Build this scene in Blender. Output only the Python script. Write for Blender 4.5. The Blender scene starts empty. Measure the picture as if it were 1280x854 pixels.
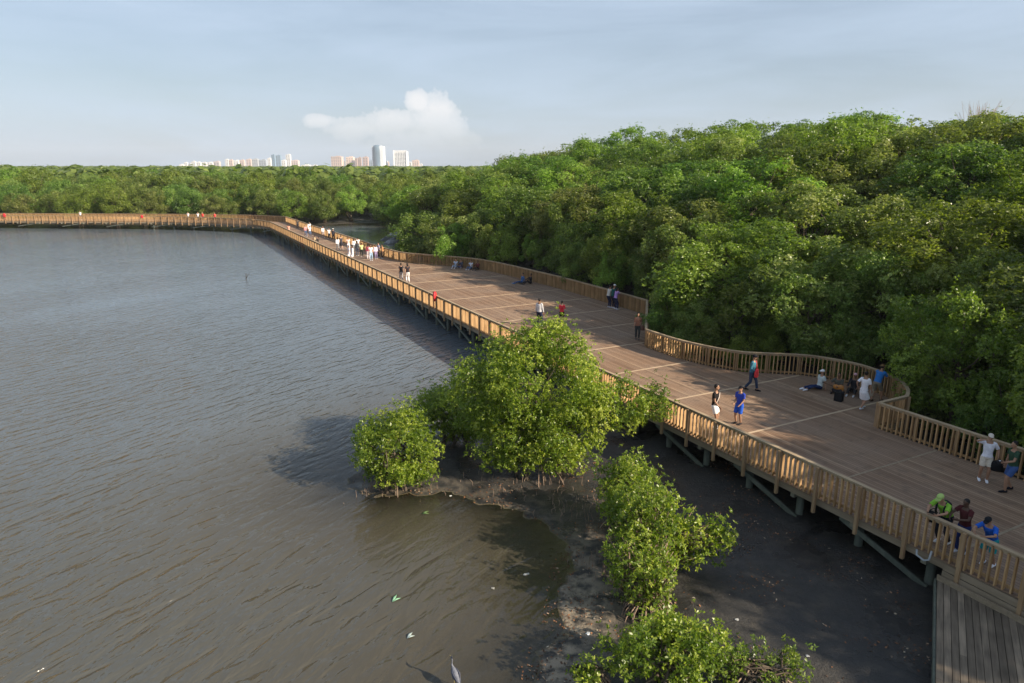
import bpy, math, random
import numpy as np
from mathutils import Vector, Matrix, noise as mnoise

random.seed(7)
RNG = np.random.default_rng(11)
R = math.radians
scn = bpy.context.scene
COL = scn.collection
V = Vector

# ------------------------------------------------------------------ render / colour
scn.render.engine = 'CYCLES'
scn.cycles.use_denoising = True
scn.cycles.max_bounces = 6
scn.cycles.diffuse_bounces = 3
scn.cycles.glossy_bounces = 3
scn.cycles.transmission_bounces = 4
scn.cycles.transparent_max_bounces = 8
scn.cycles.volume_bounces = 0
scn.cycles.sample_clamp_direct = 4.0
scn.cycles.sample_clamp_indirect = 3.0
scn.cycles.caustics_reflective = False
scn.cycles.caustics_refractive = False
scn.view_settings.view_transform = 'Standard'
scn.view_settings.look = 'None'
scn.view_settings.exposure = 0.86
scn.view_settings.gamma = 1.0
scn.view_settings.use_curve_mapping = False

# ------------------------------------------------------------------ helpers
def link(o, parent=None):
    COL.objects.link(o)
    if parent is not None:
        o.parent = parent
    return o

def tag(o, label=None, cat=None, group=None, kind=None):
    if label: o['label'] = label
    if cat: o['category'] = cat
    if group: o['group'] = group
    if kind: o['kind'] = kind
    return o

def empty(name, loc=(0, 0, 0), rz=0.0):
    o = bpy.data.objects.new(name, None)
    o.location = loc
    o.rotation_euler = (0, 0, rz)
    o.empty_display_size = 0.2
    return link(o)

def copy_tree(o, parent=None):
    c = o.copy()
    COL.objects.link(c)
    c.parent = parent
    for ch in list(o.children):
        copy_tree(ch, c)
    return c

class MB:
    """collects geometry for one mesh object"""
    def __init__(s):
        s.v = []; s.f = []; s.m = []
    def add(s, vs, fs, mi=0):
        b = len(s.v)
        s.v.extend([tuple(q) for q in vs])
        s.f.extend([tuple(i + b for i in f) for f in fs])
        s.m.extend([mi] * len(fs))
    def box(s, c, d, rz=0.0, mi=0):
        x, y, z = d[0] / 2, d[1] / 2, d[2] / 2
        cs, sn = math.cos(rz), math.sin(rz)
        vs = []
        for sz in (-z, z):
            for sx, sy in ((-x, -y), (x, -y), (x, y), (-x, y)):
                vs.append((c[0] + sx * cs - sy * sn, c[1] + sx * sn + sy * cs, c[2] + sz))
        s.add(vs, [(3, 2, 1, 0), (4, 5, 6, 7), (0, 1, 5, 4), (1, 2, 6, 5), (2, 3, 7, 6), (3, 0, 4, 7)], mi)
    def beam(s, p0, p1, w, h, mi=0):
        """rectangular bar; w sideways, h upwards (perpendicular to the axis)"""
        p0, p1 = V(p0), V(p1)
        d = (p1 - p0).normalized()
        side = d.cross(V((0, 0, 1)))
        if side.length < 1e-4: side = V((1, 0, 0))
        side.normalize()
        up = side.cross(d)
        a, b = side * w / 2, up * h / 2
        vs = [p0 - a - b, p0 + a - b, p0 + a + b, p0 - a + b, p1 - a - b, p1 + a - b, p1 + a + b, p1 - a + b]
        s.add(vs, [(0, 1, 2, 3), (7, 6, 5, 4), (0, 4, 5, 1), (1, 5, 6, 2), (2, 6, 7, 3), (3, 7, 4, 0)], mi)
    def ribbon(s, pts, w, h, mi=0):
        """continuous mitred bar along a polyline of 3D points, flat on top"""
        n = len(pts); pts = [V(p) for p in pts]; vs = []; fs = []
        for i, p in enumerate(pts):
            if i == 0: d = pts[1] - p; k = 1
            elif i == n - 1: d = p - pts[i - 1]; k = 1
            else:
                d0 = (p - pts[i - 1]).normalized(); d1 = (pts[i + 1] - p).normalized()
                d = d0 + d1; k = min(1.6, 2 / max(d.length, .3))
            d = V((d.x, d.y, 0)).normalized()
            sd = V((d.y, -d.x, 0)) * (w / 2 * k)
            vs += [p - sd, p + sd, p + sd + V((0, 0, h)), p - sd + V((0, 0, h))]
        for i in range(n - 1):
            a, b = 4 * i, 4 * i + 4
            for j in range(4):
                fs.append((a + j, a + (j + 1) % 4, b + (j + 1) % 4, b + j))
        fs += [(3, 2, 1, 0), (4 * n - 4, 4 * n - 3, 4 * n - 2, 4 * n - 1)]
        s.add(vs, fs, mi)
    def tube(s, pts, rads, n=8, mi=0, flat=None):
        """lofted tube; rads entries are r or (rx, ry)"""
        pts = [V(p) for p in pts]; vs = []; fs = []
        ref = None
        for i, p in enumerate(pts):
            d = (pts[min(i + 1, len(pts) - 1)] - pts[max(i - 1, 0)])
            d = d.normalized() if d.length > 1e-6 else V((0, 0, 1))
            if flat is not None:
                x = V(flat) - d * d.dot(V(flat))
            elif ref is None:
                x = d.orthogonal()
            else:
                x = ref - d * d.dot(ref)
            if x.length < 1e-5: x = d.orthogonal()
            x.normalize(); ref = x
            y = d.cross(x)
            r = rads[i] if hasattr(rads[i], '__len__') else (rads[i], rads[i])
            for k in range(n):
                a = 2 * math.pi * k / n
                vs.append(p + x * (math.cos(a) * r[0]) + y * (math.sin(a) * r[1]))
        m = len(pts)
        for i in range(m - 1):
            for k in range(n):
                a, b = i * n + k, i * n + (k + 1) % n
                fs.append((a, b, b + n, a + n))
        fs.append(tuple(range(n - 1, -1, -1)))
        fs.append(tuple(range((m - 1) * n, m * n)))
        s.add(vs, fs, mi)
    def ball(s, c, r, nu=12, nv=8, mi=0, rot=None):
        r = r if hasattr(r, '__len__') else (r, r, r)
        c = V(c); vs = []; fs = []
        for j in range(1, nv):
            th = math.pi * j / nv
            for i in range(nu):
                ph = 2 * math.pi * i / nu
                q = V((r[0] * math.sin(th) * math.cos(ph), r[1] * math.sin(th) * math.sin(ph), r[2] * math.cos(th)))
                if rot is not None: q = rot @ q
                vs.append(c + q)
        t = V((0, 0, r[2])); b = V((0, 0, -r[2]))
        if rot is not None: t = rot @ t; b = rot @ b
        vs += [c + t, c + b]
        T, B = len(vs) - 2, len(vs) - 1
        for j in range(nv - 2):
            for i in range(nu):
                a, d = j * nu + i, j * nu + (i + 1) % nu
                fs.append((a, a + nu, d + nu, d))
        for i in range(nu):
            fs.append((T, i, (i + 1) % nu))
            l = (nv - 2) * nu
            fs.append((B, l + (i + 1) % nu, l + i))
        s.add(vs, fs, mi)
    def mesh(s, name, smooth=False):
        me = bpy.data.meshes.new(name)
        me.from_pydata(s.v, [], s.f)
        me.polygons.foreach_set('material_index', s.m)
        if smooth: me.polygons.foreach_set('use_smooth', [True] * len(s.f))
        me.update()
        return me
    def build(s, name, mats, parent=None, smooth=False):
        me = s.mesh(name, smooth)
        for mt in (mats if isinstance(mats, (list, tuple)) else [mats]):
            me.materials.append(mt)
        return link(bpy.data.objects.new(name, me), parent)

# ------------------------------------------------------------------ materials
def new_mat(name):
    m = bpy.data.materials.new(name); m.use_nodes = True
    nt = m.node_tree; nt.nodes.clear()
    out = nt.nodes.new('ShaderNodeOutputMaterial')
    return m, nt, out

def N(nt, typ, **kw):
    n = nt.nodes.new(typ)
    for k, v in kw.items():
        if k.startswith('i_'):
            key = k[2:]
            key = int(key) if key.isdigit() else key.replace('_', ' ')
            n.inputs[key].default_value = v
        else:
            setattr(n, k, v)
    return n

def L(nt, a, b): nt.links.new(a, b)

def math_n(nt, op, a, b=None, c=None):
    n = nt.nodes.new('ShaderNodeMath'); n.operation = op
    for i, v in enumerate((a, b, c)):
        if v is None: continue
        if hasattr(v, 'is_output'): nt.links.new(v, n.inputs[i])
        else: n.inputs[i].default_value = v
    return n.outputs[0]

def mixc(nt, fac, a, b, blend='MIX'):
    n = nt.nodes.new('ShaderNodeMix'); n.data_type = 'RGBA'; n.blend_type = blend
    for sock, v in ((n.inputs[0], fac), (n.inputs[6], a), (n.inputs[7], b)):
        if hasattr(v, 'is_output'): nt.links.new(v, sock)
        elif not hasattr(v, '__len__'): sock.default_value = v
        else: sock.default_value = (*v, 1) if len(v) == 3 else v
    return n.outputs[2]

def ramp(nt, fac, stops):
    n = nt.nodes.new('ShaderNodeValToRGB')
    e = n.color_ramp.elements
    while len(e) < len(stops): e.new(0.5)
    for q, (p, c) in zip(e, stops):
        q.position = p
        q.color = (c, c, c, 1) if not hasattr(c, '__len__') else (*c, 1)
    if hasattr(fac, 'is_output'): nt.links.new(fac, n.inputs[0])
    return n.outputs[0]

def simple(name, col, rough=0.7, spec=0.3, var=0.15, scale=8.0, metallic=0.0, bump=0.0):
    """one-colour material with a little real unevenness"""
    m, nt, out = new_mat(name)
    bs = N(nt, 'ShaderNodeBsdfPrincipled')
    bs.inputs['Roughness'].default_value = rough
    bs.inputs['Specular IOR Level'].default_value = spec
    bs.inputs['Metallic'].default_value = metallic
    tc = N(nt, 'ShaderNodeTexCoord')
    nz = N(nt, 'ShaderNodeTexNoise'); nz.inputs['Scale'].default_value = scale; nz.inputs['Detail'].default_value = 3
    L(nt, tc.outputs['Object'], nz.inputs['Vector'])
    d = tuple(c * (1 - var) for c in col); u = tuple(min(1, c * (1 + var)) for c in col)
    c = mixc(nt, ramp(nt, nz.outputs['Fac'], [(.3, 0.), (.7, 1.)]), d, u)
    L(nt, c, bs.inputs['Base Color'])
    if bump:
        b = N(nt, 'ShaderNodeBump'); b.inputs['Strength'].default_value = bump; b.inputs['Distance'].default_value = .02
        L(nt, nz.outputs['Fac'], b.inputs['Height']); L(nt, b.outputs['Normal'], bs.inputs['Normal'])
    L(nt, bs.outputs[0], out.inputs[0])
    return m

def wood(name, a, b, grain=(1.2, 14, 14), rough=.75, rand=.25):
    """timber; grain runs along local X by default; tint differs from piece to piece"""
    m, nt, out = new_mat(name)
    bs = N(nt, 'ShaderNodeBsdfPrincipled'); bs.inputs['Roughness'].default_value = rough
    bs.inputs['Specular IOR Level'].default_value = .25
    tc = N(nt, 'ShaderNodeTexCoord')
    mp = N(nt, 'ShaderNodeMapping'); mp.inputs['Scale'].default_value = grain
    L(nt, tc.outputs['Object'], mp.inputs['Vector'])
    nz = N(nt, 'ShaderNodeTexNoise'); nz.inputs['Scale'].default_value = 1.; nz.inputs['Detail'].default_value = 5
    L(nt, mp.outputs[0], nz.inputs['Vector'])
    n2 = N(nt, 'ShaderNodeTexNoise'); n2.inputs['Scale'].default_value = 1.3; n2.inputs['Detail'].default_value = 2
    L(nt, tc.outputs['Object'], n2.inputs['Vector'])
    f = math_n(nt, 'ADD', math_n(nt, 'MULTIPLY', nz.outputs['Fac'], .6), math_n(nt, 'MULTIPLY', n2.outputs['Fac'], .4))
    c = mixc(nt, ramp(nt, f, [(.32, 0.), (.68, 1.)]), a, b)
    g = N(nt, 'ShaderNodeNewGeometry')
    k = math_n(nt, 'MULTIPLY_ADD', g.outputs['Random Per Island'], 2 * rand, 1 - rand)
    hv = N(nt, 'ShaderNodeHueSaturation'); L(nt, c, hv.inputs['Color']); L(nt, k, hv.inputs['Value'])
    L(nt, hv.outputs[0], bs.inputs['Base Color'])
    bp = N(nt, 'ShaderNodeBump'); bp.inputs['Strength'].default_value = .25; bp.inputs['Distance'].default_value = .01
    L(nt, nz.outputs['Fac'], bp.inputs['Height']); L(nt, bp.outputs[0], bs.inputs['Normal'])
    L(nt, bs.outputs[0], out.inputs[0])
    return m

def deck_material():
    m, nt, out = new_mat('deck planks')
    bs = N(nt, 'ShaderNodeBsdfPrincipled'); bs.inputs['Roughness'].default_value = .72
    bs.inputs['Specular IOR Level'].default_value = .25
    tc = N(nt, 'ShaderNodeTexCoord'); sp = N(nt, 'ShaderNodeSeparateXYZ'); L(nt, tc.outputs['Object'], sp.inputs[0])
    x, y = sp.outputs[0], sp.outputs[1]
    W = .145
    row = math_n(nt, 'FLOOR', math_n(nt, 'DIVIDE', y, W))
    fy = math_n(nt, 'FRACT', math_n(nt, 'DIVIDE', y, W))
    bay = math_n(nt, 'FLOOR', math_n(nt, 'DIVIDE', math_n(nt, 'SUBTRACT', x, STRIP0), STRIPD))
    cb = N(nt, 'ShaderNodeCombineXYZ'); L(nt, row, cb.inputs[0]); L(nt, bay, cb.inputs[1])
    wn = N(nt, 'ShaderNodeTexWhiteNoise'); wn.noise_dimensions = '2D'; L(nt, cb.outputs[0], wn.inputs['Vector'])
    mp = N(nt, 'ShaderNodeMapping'); mp.inputs['Scale'].default_value = (.9, 16, 1); L(nt, tc.outputs['Object'], mp.inputs[0])
    gr = N(nt, 'ShaderNodeTexNoise'); gr.inputs['Scale'].default_value = 1.; gr.inputs['Detail'].default_value = 6; gr.inputs['Roughness'].default_value = .65
    L(nt, mp.outputs[0], gr.inputs['Vector'])
    big = N(nt, 'ShaderNodeTexNoise'); big.inputs['Scale'].default_value = .35; big.inputs['Detail'].default_value = 4
    L(nt, tc.outputs['Object'], big.inputs['Vector'])
    c = mixc(nt, wn.outputs['Value'], (.20, .113, .067), (.35, .225, .142))
    c = mixc(nt, ramp(nt, gr.outputs['Fac'], [(.3, 0.), (.75, .7)]), c, (.15, .105, .07))
    c = mixc(nt, ramp(nt, big.outputs['Fac'], [(.4, 0.), (.7, .55)]), c, (.29, .215, .16))     # greyed, weathered stretches
    st = N(nt, 'ShaderNodeTexNoise'); st.inputs['Scale'].default_value = 2.3; st.inputs['Detail'].default_value = 6
    L(nt, tc.outputs['Object'], st.inputs['Vector'])
    c = mixc(nt, ramp(nt, st.outputs['Fac'], [(.56, 0.), (.72, .5)]), c, (.105, .075, .055))  # foot-worn stains
    c = mixc(nt, math_n(nt, 'MULTIPLY', math_n(nt, 'GREATER_THAN', wn.outputs['Value'], .95), .28), c, (.40, .29, .185))       # newer boards
    gap = math_n(nt, 'MAXIMUM', math_n(nt, 'LESS_THAN', fy, .05), math_n(nt, 'GREATER_THAN', fy, .97))
    c = mixc(nt, gap, c, (.025, .018, .012))
    L(nt, c, bs.inputs['Base Color'])
    bp = N(nt, 'ShaderNodeBump'); bp.inputs['Strength'].default_value = .5; bp.inputs['Distance'].default_value = .01
    h = math_n(nt, 'SUBTRACT', math_n(nt, 'ADD', math_n(nt, 'MULTIPLY', gr.outputs['Fac'], .5), math_n(nt, 'MULTIPLY', wn.outputs['Value'], .5)), gap)
    L(nt, h, bp.inputs['Height']); L(nt, bp.outputs[0], bs.inputs['Normal'])
    L(nt, bs.outputs[0], out.inputs[0])
    return m

def leaf_material(name, dark, mid, light, transl=.46, vary=1.):
    m, nt, out = new_mat(name)
    at = N(nt, 'ShaderNodeAttribute'); at.attribute_name = 'tint'
    oi = N(nt, 'ShaderNodeObjectInfo')
    c = ramp(nt, at.outputs['Fac'], [(0., dark), (.5, mid), (1., light)])
    tc = N(nt, 'ShaderNodeTexCoord')
    nz = N(nt, 'ShaderNodeTexNoise'); nz.inputs['Scale'].default_value = .55; nz.inputs['Detail'].default_value = 2
    L(nt, tc.outputs['Object'], nz.inputs['Vector'])
    hv = N(nt, 'ShaderNodeHueSaturation')
    L(nt, c, hv.inputs['Color'])
    L(nt, math_n(nt, 'MULTIPLY_ADD', oi.outputs['Random'], .045 * vary, .5 - .023 * vary), hv.inputs['Hue'])
    v = math_n(nt, 'MULTIPLY_ADD', nz.outputs['Fac'], .8, .7)
    v = math_n(nt, 'MULTIPLY', v, math_n(nt, 'MULTIPLY_ADD', oi.outputs['Random'], .45 * vary, 1 - .2 * vary))
    L(nt, v, hv.inputs['Value'])
    bs = N(nt, 'ShaderNodeBsdfPrincipled'); bs.inputs['Roughness'].default_value = .38
    bs.inputs['Specular IOR Level'].default_value = .5
    L(nt, hv.outputs[0], bs.inputs['Base Color'])
    tr = N(nt, 'ShaderNodeBsdfTranslucent')
    L(nt, mixc(nt, 1.0, hv.outputs[0], (1.5, 1.6, .7), 'MULTIPLY'), tr.inputs['Color'])
    mx = N(nt, 'ShaderNodeMixShader'); mx.inputs[0].default_value = transl
    L(nt, bs.outputs[0], mx.inputs[1]); L(nt, tr.outputs[0], mx.inputs[2])
    L(nt, mx.outputs[0], out.inputs[0])
    return m

STRIP0, STRIPD = 20.2, 4.585       # where the light joint boards lie along the deck

M = {}
M['deck'] = deck_material()
M['joint'] = wood('joint board', (.36, .265, .175), (.50, .385, .265), grain=(14, 1.2, 14))
M['rail'] = wood('pine handrail', (.28, .20, .125), (.44, .34, .22))
M['picket'] = wood('pine picket', (.29, .17, .075), (.50, .325, .165), grain=(14, 14, 1.5), rand=.28)
M['post'] = wood('pine post', (.26, .16, .085), (.40, .27, .15), grain=(14, 14, 1.5), rand=.2)
M['redpost'] = wood('red stained post', (.20, .06, .035), (.32, .10, .06), grain=(14, 14, 1.5))
M['beam'] = wood('treated beam', (.16, .15, .11), (.27, .25, .18))
M['pile'] = wood('treated pile', (.07, .085, .07), (.15, .16, .125), grain=(8, 8, 1.2))
M['grey'] = wood('weathered grey board', (.085, .068, .05), (.25, .20, .145), grain=(1.2, 14, 14), rand=.35)
M['fascia'] = wood('weathered fascia', (.20, .155, .10), (.33, .26, .18))
M['bark'] = simple('bark', (.10, .08, .06), .9, .1, .4, 3., bump=.5)
M['twig'] = simple('dry twig', (.26, .19, .14), .9, .1, .3, 5.)
M['leafA'] = leaf_material('olive leaves', (.075, .115, .02), (.155, .205, .04), (.34, .37, .13))
M['leafB'] = leaf_material('deep green leaves', (.055, .10, .016), (.125, .185, .03), (.25, .31, .08))
M['leafC'] = leaf_material('fresh green leaves', (.078, .13, .016), (.165, .235, .03), (.32, .39, .09))
M['leafD'] = leaf_material('shore mangrove leaves', (.075, .13, .012), (.175, .245, .024), (.42, .46, .08), .46, 0.)
M['leafE'] = leaf_material('shore mangrove dark leaves', (.06, .105, .014), (.13, .195, .024), (.29, .34, .07), .42, 0.)
M['leafF'] = leaf_material('far leaves', (.07, .11, .025), (.13, .18, .04), (.21, .26, .07))

# ------------------------------------------------------------------ boardwalk frame: s along the deck, w across it
O = V((12.5, 15.0, 0)); T = V((-.461, .887, 0)).normalized(); MM = V((T.y, -T.x, 0))
ANG = math.atan2(T.y, T.x)
DZ = 1.5
def W(s, w, z=DZ): return V((O.x + s * T.x + w * MM.x, O.y + s * T.y + w * MM.y, z))
def SW(x, y):
    d = V((x - O.x, y - O.y, 0)); return d.dot(T), d.dot(MM)
def loc(s, w, z=0.0): return (s, -w, z)      # inside objects turned by ANG

def spline(pts, n=6):
    out = []
    P = [pts[0]] + list(pts) + [pts[-1]]
    for i in range(1, len(P) - 2):
        p0, p1, p2, p3 = [np.array(q, float) for q in P[i - 1:i + 3]]
        for k in range(n):
            u = k / n
            out.append(tuple(.5 * ((2 * p1) + (-p0 + p2) * u + (2 * p0 - 5 * p1 + 4 * p2 - p3) * u * u + (-p0 + 3 * p1 - 3 * p2 + p3) * u ** 3)))
    out.append(tuple(pts[-1]))
    return out

LEFT_W = .25
bay_curve = spline([(9.05, 9.45), (9.7, 10.45), (10.96, 11.5), (12.84, 11.95), (14.4, 11.65), (15.6, 10.95), (16.67, 9.6), (17.9, 8.35), (20.8, 7.45), (23.9, 7.35)], 5)
wide_curve = [(31.2, 13.2), (37.8, 13.3), (43.4, 13.3), (51.6, 12.75)] + spline([(51.6, 12.75), (57.4, 11.9), (62.0, 9.5), (66.3, 6.75), (71.9, 6.1)], 6)[1:]
near_line = [(-16., 7.62), (9.05, 7.62)]
narrow_line = [(71.9, 6.1), (91.7, 5.7), (107.5, 5.2), (131.5, 4.9)]
front_far = [(119.5, LEFT_W), SW(-46.9, 126.5), SW(-57.5, 131.2), SW(-69.3, 134.6), SW(-101.3, 137.0), SW(-190., 141.)]
rear_far = [(131.5, 4.9), SW(-52., 138.0), SW(-60., 140.0), SW(-75., 141.5), SW(-102., 143.2), SW(-190., 147.)]

# ------------------------------------------------------------------ terrain
def shore_polygon():
    p = [(-6.3, 24.3), (-4.5, 23.3), (-2.77, 23.7), (-1.43, 23.2), (0., 22.5), (1.1, 21.3), (1.93, 20.), (1.54, 17.9), (1.31, 16.5), (1.32, 15.6),
         (.62, 14.5), (.4, 13.7), (.1, 12.), (-.2, 8.), (0., 0.), (2., -30.), (400., -30.), (5000., -80.), (5000., 5200.), (-5000., 5200.), (-5000., 160.),
         (-400., 160.), (-190., 151.), (-110., 148.), (-60., 146.), (-38., 147.2), (-33., 149.5), (-26., 148.), (-20.5, 140.), (-20.5, 128.), (-21.5, 117.), (-15., 101.), (-10.5, 88.)]
    for s, w in ((70, 6.6), (64, 9.), (58, 11.), (50, 12.), (32, 12.), (26, 9.), (20, 6.3), (16.5, 4.5)):
        q = W(s, w); p.append((q.x, q.y))
    p += [(4.0, 30.3), (.5, 29.8), (-3.2, 29.2), (-5., 27.2), (-6.5, 25.4)]
    return np.array(p)
SHORE = shore_polygon()

def sdist(px, py):
    """signed distance to the shoreline, positive on land"""
    px = np.asarray(px, float); py = np.asarray(py, float)
    d = np.full(px.shape, 1e9); ins = np.zeros(px.shape, bool)
    n = len(SHORE)
    for i in range(n):
        x0, y0 = SHORE[i]; x1, y1 = SHORE[(i + 1) % n]
        ex, ey = x1 - x0, y1 - y0
        t = np.clip(((px - x0) * ex + (py - y0) * ey) / (ex * ex + ey * ey), 0, 1)
        d = np.minimum(d, np.hypot(px - x0 - t * ex, py - y0 - t * ey))
        c = ((y0 > py) != (y1 > py)) & (px < (x1 - x0) * (py - y0) / (y1 - y0 + 1e-12) + x0)
        ins ^= c
    return np.where(ins, d, -d)

def sstep(x, a, b):
    t = np.clip((x - a) / (b - a), 0, 1); return t * t * (3 - 2 * t)

def vnoise(x, y, f, seed=0):
    return np.sin(x * f + 1.7 * np.sin(y * f * .73 + seed) + seed * 2.1) * np.cos(y * f * 1.13 + 1.3 * np.sin(x * f * .61 + seed * 1.3))

def ground_z(x, y):
    x = np.asarray(x, float); y = np.asarray(y, float)
    sd = sdist(x, y) + .22 * vnoise(x, y, 2.1, 1) + .12 * vnoise(x, y, 5.3, 2)
    z = np.where(sd > 0, np.minimum(.02 + sd * .05, .28), np.maximum(sd * .10, -1.1))
    z = z + .02 * vnoise(x, y, 3.1, 3) * (sd > -3)
    dx, dy = x - O.x, y - O.y
    s = dx * T.x + dy * T.y; w = dx * MM.x + dy * MM.y
    hill = 9.5 * np.clip((w - 12.8) / 28, 0, 1) ** .75
    hill = hill * (1 - sstep(s, 76, 126)) * (1 - .9 * sstep(w, 70, 160))
    return z + np.where(sd > 0, hill, 0)

def axis(a, b, fine, lo, hi, grow=1.12):
    """grid lines: fine step between lo and hi, growing outside"""
    g = list(np.arange(lo, hi + 1e-6, fine))
    st = fine; x = g[-1]
    while x < b: st *= grow; x += st; g.append(min(x, b))
    st = fine; x = g[0]
    while x > a: st *= grow; x -= st; g.insert(0, max(x, a))
    return np.array(g)

def grid_mesh(name, xs, ys, zf):
    X, Y = np.meshgrid(xs, ys)
    Z = zf(X, Y)
    nx, ny = len(xs), len(ys)
    co = np.stack([X, Y, Z], -1).reshape(-1, 3)
    i = np.arange(nx * ny).reshape(ny, nx)
    q = np.stack([i[:-1, :-1], i[:-1, 1:], i[1:, 1:], i[1:, :-1]], -1).reshape(-1, 4)
    me = quad_mesh(name, co, q, True)
    return me, X.ravel(), Y.ravel(), Z.ravel()

def quad_mesh(name, co, quads, smooth=False):
    me = bpy.data.meshes.new(name)
    n, k = len(co), len(quads)
    me.vertices.add(n); me.vertices.foreach_set('co', np.ascontiguousarray(co, np.float32).ravel())
    me.loops.add(k * 4); me.loops.foreach_set('vertex_index', np.ascontiguousarray(quads, np.int32).ravel())
    me.polygons.add(k)
    me.polygons.foreach_set('loop_start', np.arange(0, 4 * k, 4, dtype=np.int32))
    me.polygons.foreach_set('loop_total', np.full(k, 4, np.int32))
    if smooth: me.polygons.foreach_set('use_smooth', np.ones(k, bool))
    me.update(calc_edges=True); me.validate()
    return me

def ground_material():
    m, nt, out = new_mat('mud and forest floor')
    bs = N(nt, 'ShaderNodeBsdfPrincipled')
    g = N(nt, 'ShaderNodeNewGeometry'); sp = N(nt, 'ShaderNodeSeparateXYZ'); L(nt, g.outputs['Position'], sp.inputs[0])
    def nz(sc, det=5, ro=.6):
        n = N(nt, 'ShaderNodeTexNoise'); n.inputs['Scale'].default_value = sc; n.inputs['Detail'].default_value = det; n.inputs['Roughness'].default_value = ro
        L(nt, g.outputs['Position'], n.inputs['Vector']); return n.outputs['Fac']
    a, b, c_, d = nz(.45), nz(2.2), nz(9.), nz(30., 3)
    col = mixc(nt, ramp(nt, a, [(.38, 0.), (.62, 1.)]), (.018, .018, .017), (.036, .034, .031))
    col = mixc(nt, ramp(nt, b, [(.5, 0.), (.68, .8)]), col, (.060, .052, .041))
    col = mixc(nt, ramp(nt, c_, [(.52, 0.), (.66, .7)]), col, (.020, .017, .014))
    col = mixc(nt, ramp(nt, d, [(.62, 0.), (.74, .4)]), col, (.18, .16, .13))
    # silt above the waterline, lightened with a sun patch painted into its colour
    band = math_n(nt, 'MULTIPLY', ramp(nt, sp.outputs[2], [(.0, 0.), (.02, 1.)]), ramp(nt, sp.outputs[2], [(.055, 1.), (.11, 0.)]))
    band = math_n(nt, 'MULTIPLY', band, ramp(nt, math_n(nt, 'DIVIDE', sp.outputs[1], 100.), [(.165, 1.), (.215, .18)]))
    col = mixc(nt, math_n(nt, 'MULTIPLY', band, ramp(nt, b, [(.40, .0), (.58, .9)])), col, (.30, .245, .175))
    # lake bed: brown silt with weed
    bed = mixc(nt, ramp(nt, b, [(.42, 0.), (.62, 1.)]), (.15, .115, .062), (.085, .075, .04))
    bed = mixc(nt, ramp(nt, a, [(.5, 0.), (.7, .8)]), bed, (.07, .07, .035))
    col = mixc(nt, ramp(nt, sp.outputs[2], [(.0, 1.), (.012, 0.)]), col, bed)
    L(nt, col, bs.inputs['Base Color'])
    L(nt, ramp(nt, a, [(.40, .22), (.58, .8)]), bs.inputs['Roughness'])
    bp = N(nt, 'ShaderNodeBump'); bp.inputs['Strength'].default_value = .7; bp.inputs['Distance'].default_value = .05
    L(nt, math_n(nt, 'ADD', c_, math_n(nt, 'MULTIPLY', d, .5)), bp.inputs['Height']); L(nt, bp.outputs[0], bs.inputs['Normal'])
    L(nt, bs.outputs[0], out.inputs[0])
    return m

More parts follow.
